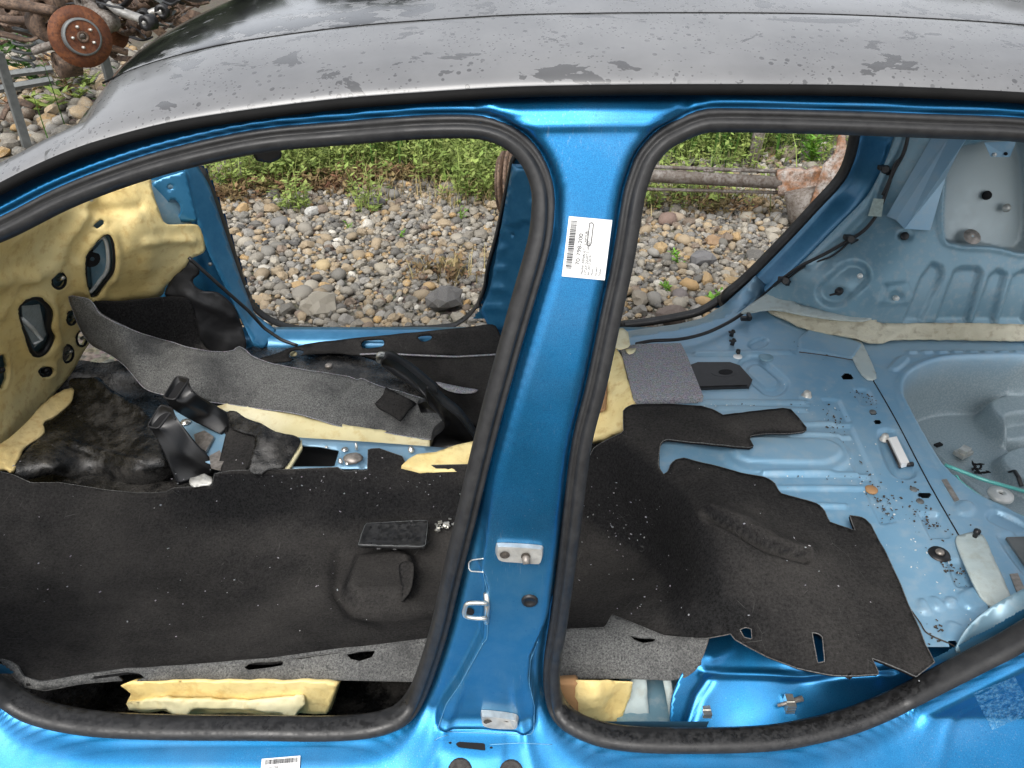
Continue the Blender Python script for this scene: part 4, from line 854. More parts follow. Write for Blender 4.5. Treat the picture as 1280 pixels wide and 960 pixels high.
# ---- console carpet flap
cf = empty('console_flap', tpt((320,560), .45), 'torn dark carpet flap with foam edge standing on the tunnel', 'carpet')
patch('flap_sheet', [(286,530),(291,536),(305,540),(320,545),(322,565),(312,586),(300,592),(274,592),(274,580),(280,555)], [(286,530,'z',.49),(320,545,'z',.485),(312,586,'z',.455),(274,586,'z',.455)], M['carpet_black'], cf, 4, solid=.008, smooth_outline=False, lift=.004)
patch('dirty_flap', [(284,518),(288,515),(295,515),(303,521),(311,526),(322,529),(340,539),(355,544),(369,547),(376,551),(373,560),(356,587),(334,588),(327,594),(318,594),(311,590),(314,580),(319,560),(320,546),(300,541),(290,537)], [(284,518,'z',.50),(311,526,'z',.505),(340,539,'z',.505),(376,551,'z',.478),(356,587,'z',.458),(327,594,'z',.455),(311,590,'z',.46),(320,546,'z',.50),(340,565,'z',.485)], M['heavy_mat'], cf, 3.6, solid=.004, smooth_outline=False, wob=.004, wscale=30, lift=.006)
patch('foam_edge', [(377,550),(378,560),(360,588),(353,588),(372,558)], [(377,550,'z',.474),(360,588,'z',.454),(353,588,'z',.453),(372,556,'z',.474)], M['foam_pale'], cf, 4, solid=.012, smooth_outline=False, lift=.003)
o = patch('foil_scrap', [(237,597),(247,595),(254,591),(260,594),(266,597),(264,606),(240,609),(236,604)], [(237,597,'z',.435),(254,591,'z',.44),(264,606,'z',.43),(240,609,'z',.425)], M['bracket_zinc'], None, 3, solid=.002, smooth_outline=False, wob=.004, wscale=70); tag(o, 'crumpled grey foil scrap at the foot of the front air duct', 'scrap')
# ---- air ducts
def rquad(c4, n=40, e=.34):
    a, b, c, d = [np.asarray(p) for p in c4]; out = []
    for t in np.linspace(0, 2 * math.pi, n, endpoint=False):
        ct, st = math.cos(t), math.sin(t); u = (np.sign(ct) * abs(ct) ** e + 1) / 2; w_ = (np.sign(st) * abs(st) ** e + 1) / 2
        out.append((a * (1 - u) + b * u) * (1 - w_) + (d * (1 - u) + c * u) * w_)
    return np.array(out)
def duct(secs, label):
    Q = [[on_z([(p[0], p[1])], p[2])[0] for p in s] for s in secs]
    e = empty('air_duct', np.mean(Q[-1], 0) - (0, 0, .005), label, 'duct', 'air ducts on the tunnel')
    rings = [rquad(s) for s in Q]; n = len(rings[0]); dense = []
    for k in range(n): dense.append(catmull([r_[k] for r_ in rings], 6))
    D = np.array(dense).transpose(1, 0, 2); m = len(D)
    F = [(i * n + k, (i + 1) * n + k, (i + 1) * n + (k + 1) % n, i * n + (k + 1) % n) for i in range(m - 1) for k in range(n)]
    mesh_obj('duct_body', D.reshape(-1, 3), F, M['duct_plastic'], e, True, .002)
    v, f = tube_geo(D[0], .0032, 6, True); mesh_obj('duct_rim', v, f, M['black_plastic'], e)
    cen = D[2].mean(0); mesh_obj('duct_dark_cap', np.vstack([cen + (D[2] - cen) * .97, [cen]]), [(k, (k + 1) % n, n) for k in range(n)], M['black_hole'], e)  # black cap just inside the mouth paints the dark of the hollow
    v, f = tube_geo(D[3:5, 4] , .002, 6); 
    for kk in (2,): v, f = tube_geo(np.array([D[2][kk], D[3][kk], D[4][kk], D[5][kk]]), .0022, 6); mesh_obj('duct_ridge', v, f, M['black_plastic'], e)
    return e
duct([[(184,533,.535),(198,536,.535),(217,511,.560),(201,506,.560)], [(192,546,.51),(207,543,.52),(225,525,.55),(211,520,.545)], [(201,567,.475),(232,571,.47),(247,553,.50),(229,546,.48)], [(217,609,.40),(268,593,.41),(270,577,.44),(245,572,.40)]], 'near one of the two black plastic air ducts, beside the sound mat')
duct([[(204,497,.575),(219,500,.575),(237,474,.595),(221,470,.595)], [(214,512,.54),(232,508,.55),(245,490,.58),(232,486,.57)], [(235,526,.49),(262,518,.50),(269,505,.52),(249,502,.50)], [(275,545,.45),(286,536,.46),(290,518,.48),(280,515,.46)]], 'far one of the two black plastic air ducts, against the grey felt')
# ---- handbrake
hb = empty('handbrake_lever', on_y([(565,552)], .85)[0], 'black handbrake lever with silver button standing up from the tunnel', 'lever')
def prism(name, px, yv, th, mat, parent, smooth=True, bev=.006):
    o2 = resample(catmull(px, 6, True), 4, True) if smooth else np.array(px, float); q = on_y(o2, yv); n = len(q); c = q.mean(0)
    rings = [(-th / 2, .86), (-th * .36, .97), (0, 1.0), (th * .36, .97), (th / 2, .86)]
    dist = np.array([1.0] * n); V = []
    T = np.roll(q, -1, 0) - np.roll(q, 1, 0); nrm = np.stack([T[:, 2], np.zeros(n), -T[:, 0]], 1); nrm /= np.linalg.norm(nrm, axis=1)[:, None]
    a = np.sum(q[:, 0] * np.roll(q[:, 2], -1) - np.roll(q[:, 0], -1) * q[:, 2]); nrm *= np.sign(a)
    for dy, s_ in rings: V.append(q - nrm * bev * (1 - s_) / .14 + (0, dy, 0))
    V = np.vstack(V); F = [(i * n + k, (i + 1) * n + k, (i + 1) * n + (k + 1) % n, i * n + (k + 1) % n) for i in range(4) for k in range(n)]
    F += [tuple(range(n))[::-1], tuple(4 * n + k for k in range(n))]
    if a < 0: F = [f[::-1] for f in F]
    return mesh_obj(name, V, F, mat, parent)
prism('grip', [(478,444),(487,441),(508,452),(533,472),(548,488),(540,502),(530,494),(514,480),(490,464),(476,453)], .85, .036, M['black_plastic'], hb)
prism('lever_cover', [(535,476),(553,496),(576,515),(595,541),(604,560),(540,561),(538,552),(541,539),(554,527),(548,513),(533,497)], .85, .05, M['black_plastic'], hb)
prism('button', [(470,444),(474,441),(482,442),(484,447),(476,453),(471,450)], .85, .022, M['bright_zinc'], hb, True, .003)
prism('pivot_bracket', [(522,502),(532,498),(546,510),(548,514),(526,514)], .87, .02, M['black_plastic'], hb, False, .002)
# ---- front carpet
fcar = empty('front_carpet', (-.4, .45, .33), 'dusty black moulded carpet covering the front floor, behind the front sill', 'carpet')
FCC = [(-80,590,'z',.50),(0,589,'z',.46),(73,603,'z',.41),(130,612,'z',.38),(208,615,'z',.385),(268,590,'z',.456),(354,587,'z',.458),(460,575,'z',.465),(590,581,'z',.455),(640,581,'z',.455),
       (300,612,'z',.42),(460,608,'z',.425),(580,608,'z',.42),(300,655,'z',.345),(150,665,'z',.345),(460,655,'z',.345),(580,660,'z',.345),(60,650,'z',.375),(0,680,'z',.385),(100,740,'z',.335),(300,740,'z',.32),(480,735,'z',.33),(580,740,'z',.345),
       (300,795,'z',.375),(336,825,'z',.44),(161,837,'z',.45),(50,855,'z',.47),(430,812,'z',.44),(529,800,'z',.435),(640,800,'z',.43),(0,780,'z',.42),(-80,700,'z',.44),(120,800,'z',.385),(480,790,'z',.40),(-80,800,'z',.48)]
FCO = [(-80,590),(0,589),(16,593),(39,604),(73,603),(130,612),(169,616),(208,615),(216,610),(265,607),(268,592),(290,588),(354,587),(423,584),(428,589),(459,588),(460,561),(474,560),(491,566),(503,570),(507,580),(515,582),(590,581),(640,581),(640,802),(529,803),(430,814),(336,827),(215,836),(161,839),(50,856),(33,855),(22,834),(0,824),(-80,805)]
def cdisp(V2, V):
    d = .006 * fbm(V, 5, 3) + .0015 * fbm(V, 26, 3)
    d += .026 * px_emb(V2, resample(np.array([(446,698),(500,691),(517,700),(513,745),(499,757),(448,758),(430,746)], float), 6, True), 1, 6)
    d += .010 * np.exp(-(seg_dist(V2, np.array([(505,708),(519,706),(516,738),(500,758)], float)) / 3) ** 2)
    d -= .010 * np.exp(-(seg_dist(V2, np.array([(425,690),(420,740),(440,765),(480,775),(540,765)], float)) / 8) ** 2)
    d += .004 * np.exp(-(seg_dist(V2, np.array([(380,690),(440,684),(540,672)], float)) / 6) ** 2)
    return d
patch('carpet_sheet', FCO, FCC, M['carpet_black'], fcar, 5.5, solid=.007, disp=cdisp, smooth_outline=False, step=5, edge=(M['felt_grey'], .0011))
patch('felt_edge', [(560,796),(529,799),(456,808),(430,810),(336,823),(215,832),(161,835),(110,843),(50,852),(30,845),(22,832),(12,826),(0,823),(10,835),(30,857),(57,861),(100,855),(148,850),(235,849),(330,850),(430,850),(520,852),(560,850)],
      [(560,796,'z',.437),(430,811,'z',.444),(336,824,'z',.445),(161,836,'z',.455),(50,853,'z',.475),(0,823,'z',.47),(57,861,'z',.455),(148,850,'z',.435),(235,849,'z',.425),(430,850,'z',.41),(560,850,'z',.40)], M['felt_grey'], fcar, 4.5, solid=.005, edge=(M['felt_grey'], .0010), smooth_outline=False, lift=.003, wob=.003, wscale=12,
      holes=[[(305,834),(312,829),(340,825),(355,826),(354,832),(335,835),(310,838)], [(148,845),(158,839),(176,840),(183,846),(172,850),(156,852)], [(433,818),(450,814),(470,813),(465,822),(450,827),(438,824)]])
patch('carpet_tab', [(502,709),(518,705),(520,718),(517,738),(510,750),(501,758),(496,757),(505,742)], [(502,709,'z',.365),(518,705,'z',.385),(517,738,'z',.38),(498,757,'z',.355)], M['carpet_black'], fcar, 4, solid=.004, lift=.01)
o = patch('rubber_pad', [(449,688),(458,661),(534,657),(535,662),(532,690),(528,690)], [(449,688,'z',.362),(458,661,'z',.366),(534,657,'z',.362),(532,690,'z',.358)], M['seal_rubber'], None, 3, solid=.01, edge=(M['grey_steel'], .0008), smooth_outline=False, lift=.016, disp=lambda V2, V: .004 * sstep(5, 2, -sdf(V2, np.array([(449,688),(458,661),(534,657),(532,690)], float))) + .0018 * np.exp(-(((V2[:, 0] + (V2[:, 1] - 688) * .25) % 20 - 10) / 1.2) ** 2) + .0018 * np.exp(-((V2[:, 1] - 674) / 1.2) ** 2))
tag(o, 'thin flat black rubber pad lying on the front carpet', 'pad')
# ---- foam blocks by the sills
fb = fblock('foam_block', [(150,858),(160,853),(235,851),(300,851.5),(407,852),(421,855),(416,870),(408,893),(395,893),(372,891),(366,899),(356,896),(349,893),(300,892),(240,893),(228,898),(222,897),(206,888),(180,890),(161,889),(157,880),(164,868)],
       [(161,889,'y',.088),(408,893,'y',.088),(300,860,'y',.092)], M['foam_yellow'], 'torn yellow foam block wedged under the front carpet at the sill', 0, 3.6, .003, (0, .03, -.03))
patch('foam_lip', [(158,879),(180,876),(240,874),(300,876),(360,872),(380,868),(382,880),(372,890),(366,899),(356,896),(349,892),(300,886),(240,886),(232,897),(222,897),(206,886),(180,888),(161,888)], [(161,889,'y',.078),(408,893,'y',.078),(300,872,'y',.084),(240,880,'y',.07),(370,885,'y',.07)], M['foam_pale'], fb, 3.5, solid=.012, smooth_outline=False, wob=.004, wscale=40)
rf = empty('rear_foam_block', on_z([(740,900)], .385)[0], 'yellow foam block with brown face under the rear carpet at the sill', 'foam')
patch('foam_body', [(720,850),(760,850),(791,851),(788,870),(780,888),(774,904),(745,900),(718,892)], [(720,842,'y',.10),(792,842,'y',.11),(774,902,'y',.085),(718,890,'y',.085),(745,870,'y',.075),(765,875,'y',.10)], M['foam_yellow'], rf, 4, extr=(0, .015, -.02), smooth_outline=False, wob=.003, wscale=30, lift=.002)
patch('paper_face', [(690,853),(705,851),(723,850),(722,892),(700,880),(690,870)], [(690,850,'y',.095),(723,842,'y',.10),(722,890,'y',.08),(695,875,'y',.085)], M['brown_paper'], rf, 5, solid=.02, smooth_outline=False, lift=.006)
for px, y_ in (([(790,846),(808,846),(812,908),(778,908),(782,880)], .11), ([(828,846),(838,846),(848,912),(840,912)], .10)):
    patch('sealer_run', px, [(px[0][0], px[0][1], 'y', y_ + .03), (px[1][0], px[1][1], 'y', y_ + .03), (px[2][0], px[2][1], 'y', y_ - .03), (px[3][0], px[3][1], 'y', y_ - .03)], M['sealer_blue'], car, 5, smooth_outline=False, solid=.004, wob=.004, wscale=40)
patch('sill_floor', [(775,840),(850,840),(852,915),(770,915)], [(775,840,'z',.33),(850,840,'z',.33),(852,915,'z',.33),(770,915,'z',.33)], M['inner_paint_grey'], car, 10, smooth_outline=False, solid=.003)
# ---- rear carpet
rcar = empty('rear_carpet', (.4, .5, .36), 'black moulded rear carpet draped from footwell over the blue boot floor edge', 'carpet')
RCO = [(779,513),(783,508),(790,505),(830,505),(876,508),(891,512),(904,519),(940,515),(977,511),(988,512),(998,523),(1009,537),(1006,541),(970,543),(936,546),(942,557),(937,559),(900,555),(860,551.5),(834,549),(826,553),(824,565),(823,583),(829,593),(835,590),(838,581),(844,575),(855,572),(886,580),(925,590),(959,597),(968,604),(975,617),(1000,624),(1022,630),(1030,638),(1037,652),(1061,660),(1070,663),(1062,644),(1080,647),(1089,655),(1107,690),(1125,727),(1142,768),(1157,806),(1168,828),(1144,847),(1120,836),(1089,823),(1098,844),(1070,845),(1039,844),(997,836),(960,822),(937,810),(920,800),(914,792),(906,794),(886,798),(854,798),(830,796),(799,784),(765,770),(757,787),(708,790),(680,790),(690,700),(720,600),(742,560),(760,549),(779,540)]
RCC = [(779,513,'z',.552),(830,505,'z',.552),(904,519,'z',.558),(990,515,'z',.56),(1006,541,'z',.56),(936,550,'z',.56),(870,530,'z',.565),(860,551,'z',.556),(834,549,'z',.554),(800,560,'z',.535),(760,590,'z',.44),(715,620,'z',.35),(720,680,'z',.275),(690,700,'z',.275),(780,640,'z',.37),(770,700,'z',.29),(710,760,'z',.33),(760,765,'z',.385),(708,790,'z',.425),(825,590,'z',.545),(846,580,'z',.555),(840,640,'z',.515),(815,680,'z',.37),(840,720,'z',.43),(865,640,'z',.575),(880,700,'z',.56),(886,580,'z',.575),(960,600,'z',.572),(1000,650,'z',.578),(1060,660,'z',.566),(1090,660,'z',.552),(1125,727,'z',.555),(1168,828,'z',.55),(1144,847,'z',.545),(1090,823,'z',.556),(1039,844,'z',.545),(980,740,'z',.585),(997,836,'z',.535),(937,810,'z',.52),(914,792,'z',.515),(854,798,'z',.46),(830,796,'z',.445),(799,784,'z',.43),(810,750,'z',.415),(860,760,'z',.50),(920,750,'z',.565)]
def rdisp(V2, V):
    d = .006 * fbm(V, 5, 3) + .0015 * fbm(V, 24, 3)
    d -= .022 * np.exp(-(seg_dist(V2, np.array([(884,643),(920,660),(960,685),(1008,698)], float)) / 4) ** 2)
    d += .010 * np.exp(-(seg_dist(V2, np.array([(890,636),(930,652),(970,676),(1012,688)], float)) / 8) ** 2)
    d += .014 * px_emb(V2, [(906,523),(980,514),(1003,536),(940,545),(915,538)], 1, 6)
    return d
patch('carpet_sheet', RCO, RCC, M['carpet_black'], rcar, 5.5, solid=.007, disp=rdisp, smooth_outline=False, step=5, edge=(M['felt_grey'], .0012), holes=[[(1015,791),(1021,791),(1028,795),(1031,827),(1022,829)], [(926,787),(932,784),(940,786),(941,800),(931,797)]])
patch('felt_edge', [(680,789),(708,788),(756,786),(765,770),(799,783),(830,795),(860,797),(887,797),(880,818),(871,836),(858,846),(838,850),(780,848),(700,848),(680,848)], [(680,789,'z',.427),(756,786,'z',.427),(765,770,'z',.405),(799,783,'z',.437),(830,795,'z',.45),(887,797,'z',.487),(871,836,'z',.43),(838,850,'z',.40),(700,848,'z',.40),(680,848,'z',.40)], M['felt_grey'], rcar, 4.5, solid=.006, edge=(M['felt_grey'], .0010), smooth_outline=False, lift=.004, holes=[[(787,795),(800,798),(821,799),(818,803),(804,805),(792,801)]])
# grey felt slab and foam beside it
o = strip_on('felt_slab', [(774,440),(800,437),(850,436),(858,452),(868,478),(878,503),(840,504),(791,505),(784,478)], ZF + .004, M['felt_light'], None, .02); tag(o, 'flecked light grey felt slab lying on the blue floor', 'felt')
fs = empty('side_foam', base_of((770,520), .46), 'yellow foam piece with tape between grey felt slab and centre pillar', 'foam')
patch('foam_body', [(740,436),(770,436),(775,441),(785,478),(793,506),(782,511),(779,535),(760,542),(735,550),(735,500)], [(770,436,'z',.56),(793,506,'z',.545),(779,535,'z',.49),(735,550,'z',.44),(735,440,'z',.54)], M['foam_yellow'], fs, 4.5, solid=.03, smooth_outline=False, wob=.005, wscale=22)
patch('tape_tab', [(768,414),(778,411),(785,416),(788,434),(776,438),(768,436)], [(768,414,'z',.57),(785,416,'z',.57),(788,434,'z',.565),(768,436,'z',.565)], M['foam_pale'], fs, 4, solid=.003, smooth_outline=False, lift=.004)
patch('tape_tab', [(781,437),(796,436),(793,442),(785,444)], [(781,437,'z',.557),(796,436,'z',.557),(785,444,'z',.557)], M['foam_pale'], fs, 4, solid=.002, smooth_outline=False, lift=.003)
patch('brown_face', [(750,500),(762,478),(760,515),(750,519)], [(750,500,'z',.50),(762,478,'z',.53),(760,515,'z',.505)], M['brown_paper'], fs, 4, solid=.004, smooth_outline=False, lift=.012)
# ================================================================ FITTINGS ON THE PILLAR, STICKERS, LOOSE BITS
YP = GRIDY = None
def surf_y(x, zz):
    a = (x - GX0[0]) / .004; b = (zz - GZ0[0]) / .004; i = int(min(max(a, 0), len(GX0) - 2)); j = int(min(max(b, 0), len(GZ0) - 2)); a -= i; b -= j
    return float((YG[i, j] * (1 - a) + YG[i + 1, j] * a) * (1 - b) + (YG[i, j + 1] * (1 - a) + YG[i + 1, j + 1] * a) * b)
def sp_pt(px, lift=.0):
    d = rays([px])[0]; q = on_side([px])[0]; tm = (q[1] - CAM[1]) / d[1]; ts = np.linspace(tm - .09, tm + .09, 40); prev = ts[0]
    for t_ in ts:                                     # first crossing of the pressed panel along the sight line
        q = CAM + d * t_
        if q[1] > surf_y(q[0], q[2]): break
        prev = t_
    lo, hi = prev, t_
    for _ in range(14):
        m_ = (lo + hi) / 2; q = CAM + d * m_
        if q[1] > surf_y(q[0], q[2]): hi = m_
        else: lo = m_
    return CAM + d * hi + np.array((0, -1, .15)) * lift
def sp_n(px):
    a, b, c = sp_pt(px), sp_pt((px[0] + 9, px[1])), sp_pt((px[0], px[1] + 9)); n = np.cross(b - a, c - a); n = n if n[1] < 0 else -n
    return n / np.linalg.norm(n)
def decal(name, px4, mat, parent, lift=.0015, th=.0006):
    P = np.array([sp_pt(p) for p in px4]); n = np.cross(P[1] - P[0], P[2] - P[0]); n = n / np.linalg.norm(n); n = n if n[1] < 0 else -n
    P = P + n * lift; return mesh_obj(name, P, [(0, 1, 2, 3)] if np.cross(P[1] - P[0], P[2] - P[0]) @ n > 0 else [(3, 2, 1, 0)], mat, parent, False, th), P, n
# --- sticker with barcode, text running up the pillar
def sticker(px4, label, lift, pf=None):
    """px4: text-space corners (top-left, top-right, bottom-right, bottom-left)"""
    Q = np.array(px4, float); NU, NV = 12, 9
    pf = pf or sp_pt
    GP = np.array([[pf((Q[0] * (1 - u) + Q[1] * u) * (1 - v) + (Q[3] * (1 - u) + Q[2] * u) * v) for v in np.linspace(0, 1, NV)] for u in np.linspace(0, 1, NU)])
    n2 = np.cross(GP[-1, 0] - GP[0, 0], GP[0, -1] - GP[0, 0]); n2 /= np.linalg.norm(n2); n2 = n2 if n2[1] < 0 else -n2
    for _ in range(2): GP[1:-1, 1:-1] = (GP[2:, 1:-1] + GP[:-2, 1:-1] + GP[1:-1, 2:] + GP[1:-1, :-2]) / 4
    o = mesh_obj('sticker', (GP + n2 * lift).reshape(-1, 3), [(i * NV + j, (i + 1) * NV + j, (i + 1) * NV + j + 1, i * NV + j + 1) for i in range(NU - 1) for j in range(NV - 1)], M['white_card'], car); o['label'] = label
    W, H = np.linalg.norm(GP[-1, 0] - GP[0, 0]), np.linalg.norm(GP[0, -1] - GP[0, 0])
    def pt(u, v):
        a = min(max(u, 0), 1) * (NU - 1); b = min(max(v, 0), 1) * (NV - 1); i, j = min(int(a), NU - 2), min(int(b), NV - 2); a -= i; b -= j
        return (GP[i, j] * (1 - a) + GP[i + 1, j] * a) * (1 - b) + (GP[i, j + 1] * (1 - a) + GP[i + 1, j + 1] * a) * b + n2 * (lift + .0009)
    return o, pt, n2, W, H
def bars(o, pt, u0, u1, v0, v1, seed):
    rs = random.Random(seed); u = u0; V, F = [], []
    while u < u1:
        wd = rs.choice((.006, .006, .012, .018)); k = len(V); V += [pt(u, v0), pt(u + wd, v0), pt(u + wd, v1), pt(u, v1)]; F.append((k, k + 1, k + 2, k + 3)); u += wd + rs.choice((.006, .009, .014))
    mesh_obj('barcode', V, F, M['ink'], o, False)
def words(o, pt, n, u, v, hgt, txt, W, H, sx=1.0, name='print'):
    c = bpy.data.curves.new('t', 'FONT'); c.body = txt; c.size = 1.0; t_ = bpy.data.objects.new('t', c); me = bpy.data.meshes.new_from_object(t_)
    V = np.array([v_.co[:] for v_ in me.vertices]); F = [tuple(p.vertices) for p in me.polygons]
    if len(V) == 0: return
    V2 = np.array([pt(u + a * hgt * sx * H / W, v - b * hgt) for a, b, _ in V]); mesh_obj(name, V2, F, M['ink'], o, False)
    bpy.data.objects.remove(t_); bpy.data.curves.remove(c); bpy.data.meshes.remove(me)
# corners in reading order (text reads upward): top-left = photo bottom-left
o, pt, n_, W, H = sticker([(702,345), (711,270), (765,275), (755.5,350)], 'white barcode sticker on the centre pillar', .003, lambda p: on_side([p])[0])
bars(o, pt, .14, .93, .06, .20, 3)
words(o, pt, n_, .21, .37, .135, '70-798-200', W, H, 1.15)
words(o, pt, n_, .06, .475, .085, 'Merke: RENAULT', W, H, .95); words(o, pt, n_, .55, .475, .085, 'CAPTUR', W, H, 1.0)
words(o, pt, n_, .06, .555, .085, 'LSTULP GULAST STANGO', W, H, .78); words(o, pt, n_, .06, .63, .085, 'Ar: 2013-2019', W, H, .9)
for i, s_ in enumerate(('Motor:', 'Farvekd:', 'Dybde:')): words(o, pt, n_, .06, .71 + i * .09, .08, s_, W, H, .75)
words(o, pt, n_, .12, .955, .045, '................... . ..... . ...... ...........', W, H, .8)
P_ = [pt(.55, .49), pt(.93, .49), pt(.93, .58), pt(.55, .58)]
v, f = tube_geo(resample(np.array(P_), .004, True), .0005, 4, True); mesh_obj('print', v, f, M['ink'], o, False)
o, pt, n_, W, H = sticker([(328,949), (376,945), (374,985), (324,989)], 'white barcode sticker on the sill', .004)
bars(o, pt, .10, .93, .05, .2, 5); words(o, pt, n_, .2, .36, .13, '70-798-173', W, H, .9); words(o, pt, n_, .08, .5, .1, 'Merke: RENAULT', W, H, .8)
# --- hinge / check-strap pads, holes, plugs
def pad(px, lf, slots):
    c = np.mean(px, 0); e = empty('hinge_pad', sp_pt(c)); e.parent = car; e.matrix_parent_inverse = Matrix.Translation(-car.location); bpy.data.objects.remove(e)
    out = resample(catmull(px, 4, True), 3, True); Vb = np.array([sp_pt(p, .0005) for p in out]); Vt = np.array([sp_pt(c + (p - c) * .93, lf) for p in out]); k = len(out)
    o = mesh_obj('hinge_pad', np.vstack([Vb, Vt]), [(i, (i + 1) % k, k + (i + 1) % k, k + i) for i in range(k)] + [tuple(range(k, 2 * k))], M['bracket_zinc'], car, False)
    for s_ in slots:
        q = resample(np.array(s_, float), 2, True); mesh_obj('pad_slot', [sp_pt(p, lf + .0018) for p in q], [tuple(range(len(q)))], M['grime'], o, False)
    return o
p1 = pad([(620,681),(627,678),(674,681),(679,686),(677,699),(670,701),(645,699),(622,696)], .009, [ell((631,688), 6.5, 4.5), ell((657,690), 6, 5)])
v, f = tube_geo([sp_pt((657,690), .004), sp_pt((657.5,693), .012), sp_pt((658,696), .017)], [.006, .006, .0055], 10); mesh_obj('bolt_pin', v, f, M['bolt_dull'], p1)
p2 = pad([(601,890),(606,887),(640,891),(648,895),(647,902),(640,904),(606,901)], .014, [ell((610,893), 5.5, 3), ell((632,895), 5.5, 3)])
def plug(px, r_, ry=None, mat='grime', h=.003):
    n = sp_n(px); v, f = lathe_geo([(0, .0012), (r_ * .6, .0012), (r_ * .75, .004), (r_, h), (r_ * 1.05, -.004)], 18, at_frame(sp_pt(px, .0012), n)); return mesh_obj('body_plug', v, f, M[mat], car)
plug((662,750), .0125, None, 'black_plastic'); plug((575,963), .021, None, 'dark_plug'); plug((639,965), .021, None, 'dark_plug')
sl_ = [sp_pt(p, .005) for p in resample(np.array([(570,927),(573,924),(606,926),(607,935),(573,931)], float), 3, True)]; mesh_obj('wiring_slot', sl_, [tuple(range(len(sl_)))], M['black_hole'], car, False)
for c in ((563,926), (614,932)):
    q_ = [sp_pt(p, .004) for p in ell(c, 2, 1.3, 8)]; mesh_obj('panel_hole', q_, [tuple(range(8))], M['black_hole'], car, False)
# --- door striker: bent chrome loop on a plate
def flat(px, yv): return on_y(px, yv)
st = mesh_obj('striker_plate', *tube_geo(np.array([sp_pt(p, .006) for p in ((608,738), (609,755), (608,775))]), .0045, 8), M['bright_zinc'], car)
st['label'] = 'chrome door striker loop on the centre pillar'
lp = [(607,754), (595,753.5), (585,754), (582,757), (580,766), (581,770), (585,771.5), (596,773), (606,773)]
v, f = tube_geo(resample(np.array([sp_pt((609,754), .004)] + [on_y([p], sp_pt((609,760))[1] - .018)[0] for p in lp] + [sp_pt((609,774), .004)]), .004), .0036, 8); mesh_obj('striker_loop', v, f, M['bright_zinc'], st)
q_ = [sp_pt(p, .002) for p in ell((585,764), 8, 5.5, 14)]; mesh_obj('panel_hole', q_, [tuple(range(14))], M['black_hole'], car, False)
v, f = tube_geo(resample(np.array([sp_pt(p, .002) for p in ((604,697), (590,699), (586,702), (586,710), (589,713), (604,714))]), .004), .0011, 5); mesh_obj('sealer_mark', v, f, M['pearl_white'], car)
for pl in ([(604,803),(575,855),(558,879),(547,911),(560,914),(663,918),(667,912),(668,882),(661,852),(663,824),(672,801)], [(603,712),(609,736),(610,770),(609,798),(604,803)], [(690,782),(700,690),(720,540)], [(543,925),(549,921),(560,918)], [(612,930),(650,928),(690,930)]):
    v, f = tube_geo(resample(np.array([sp_pt(p, .0012) for p in resample(np.array(pl, float), 6)]), .006), .0009, 5); mesh_obj('edge_highlight', v, f, M['highlight_blue'], car)  # thin pale tubes paint the highlight along the lower pillar edges
# --- cloudy glue square left by a removed sticker
gm_ = sticker([(1216,866), (1268,845), (1292,890), (1240,912)], 'cloudy glue square left on the blue sill', .0012)[0]; gm_.name = 'glue_mark'; gm_.data.materials.clear(); gm_.data.materials.append(M['glue'])
# --- headliner scrap hanging behind the upper seal
o = patch('headliner_scrap', [(318,186),(345,184),(352,196),(340,203),(332,203),(320,200)], [(318,186,'y',.24),(352,196,'y',.24),(332,203,'y',.24)], M['black_plastic'], car, 4, solid=.003)
# --- loose bits on the boot floor
wb = empty('white_strip', fpt((1118,567)), 'white plastic strip lying beside a bolt on the boot floor', 'strip')
v, f = box_geo((0, 0, 0), (1, 1, 1)); A_, B_, C_, D_ = [fpt(p) for p in ((1109,552), (1119,550), (1135,583), (1125,585))]
V = [A_, B_, C_, D_] + [p + (0, 0, .012) for p in (A_, B_, C_, D_)]
mesh_obj('strip_body', V, [(0, 1, 5, 4), (1, 2, 6, 5), (2, 3, 7, 6), (3, 0, 4, 7), (4, 5, 6, 7)], M['white_card'], wb, False)
mesh_obj('strip_edge', *tube_geo([fpt((1108,553)) + (0, 0, .006), fpt((1124,587)) + (0, 0, .006)], .003, 6), M['black_plastic'], wb)
mesh_obj('strip_end', *tube_geo([fpt((1135,583)) + (-.005, 0, .006), fpt((1138,582)) + (.003, -.002, .006)], .006, 8), M['black_plastic'], wb)
o = disc('orange_cap', (1089,612.5), .014, .005, M['brown_paper'], None); tag(o, 'round orange brown cap on the boot floor', 'cap')
w_ = empty('washer', fpt((1250,620), .37), 'round grey washer lying in the spare wheel well', 'washer')
v, f = lathe_geo([(.008, .0), (.008, .012), (.014, .012), (.018, .009), (.030, .008), (.031, 0)], 20, at_frame(fpt((1250,620), .372), (0, 0, 1))); mesh_obj('washer_ring', v, f, M['pearl_white'], w_); 
v, f = lathe_geo([(0, .004), (.008, .004)], 12, at_frame(fpt((1250,620), .372), (0, 0, 1))); mesh_obj('washer_hole', v, f, M['grime'], w_)
o = mesh_obj('plastic_clip', *join_geo([box_geo(fpt((1204,566), .36), (.045, .03, .012), Matrix.Rotation(.5, 3, 'Z')), box_geo(fpt((1206,563), .372), (.03, .022, .014), Matrix.Rotation(.7, 3, 'Z'))]), M['bracket_zinc'], None, False); tag(o, 'pale broken plastic clip lying in the spare wheel well', 'clip')
rs = random.Random(4); ks = []
for i in range(16):
    p = fpt((1225 + rs.uniform(-11, 12), 586 + rs.uniform(-7, 6)), .358); a_ = rs.uniform(0, 6.3); d_ = np.array((math.cos(a_), math.sin(a_), rs.uniform(-.2, .4))) * rs.uniform(.006, .014); ks.append(tube_geo([p - d_, p, p + d_], [.001, .0035, .001], 5))
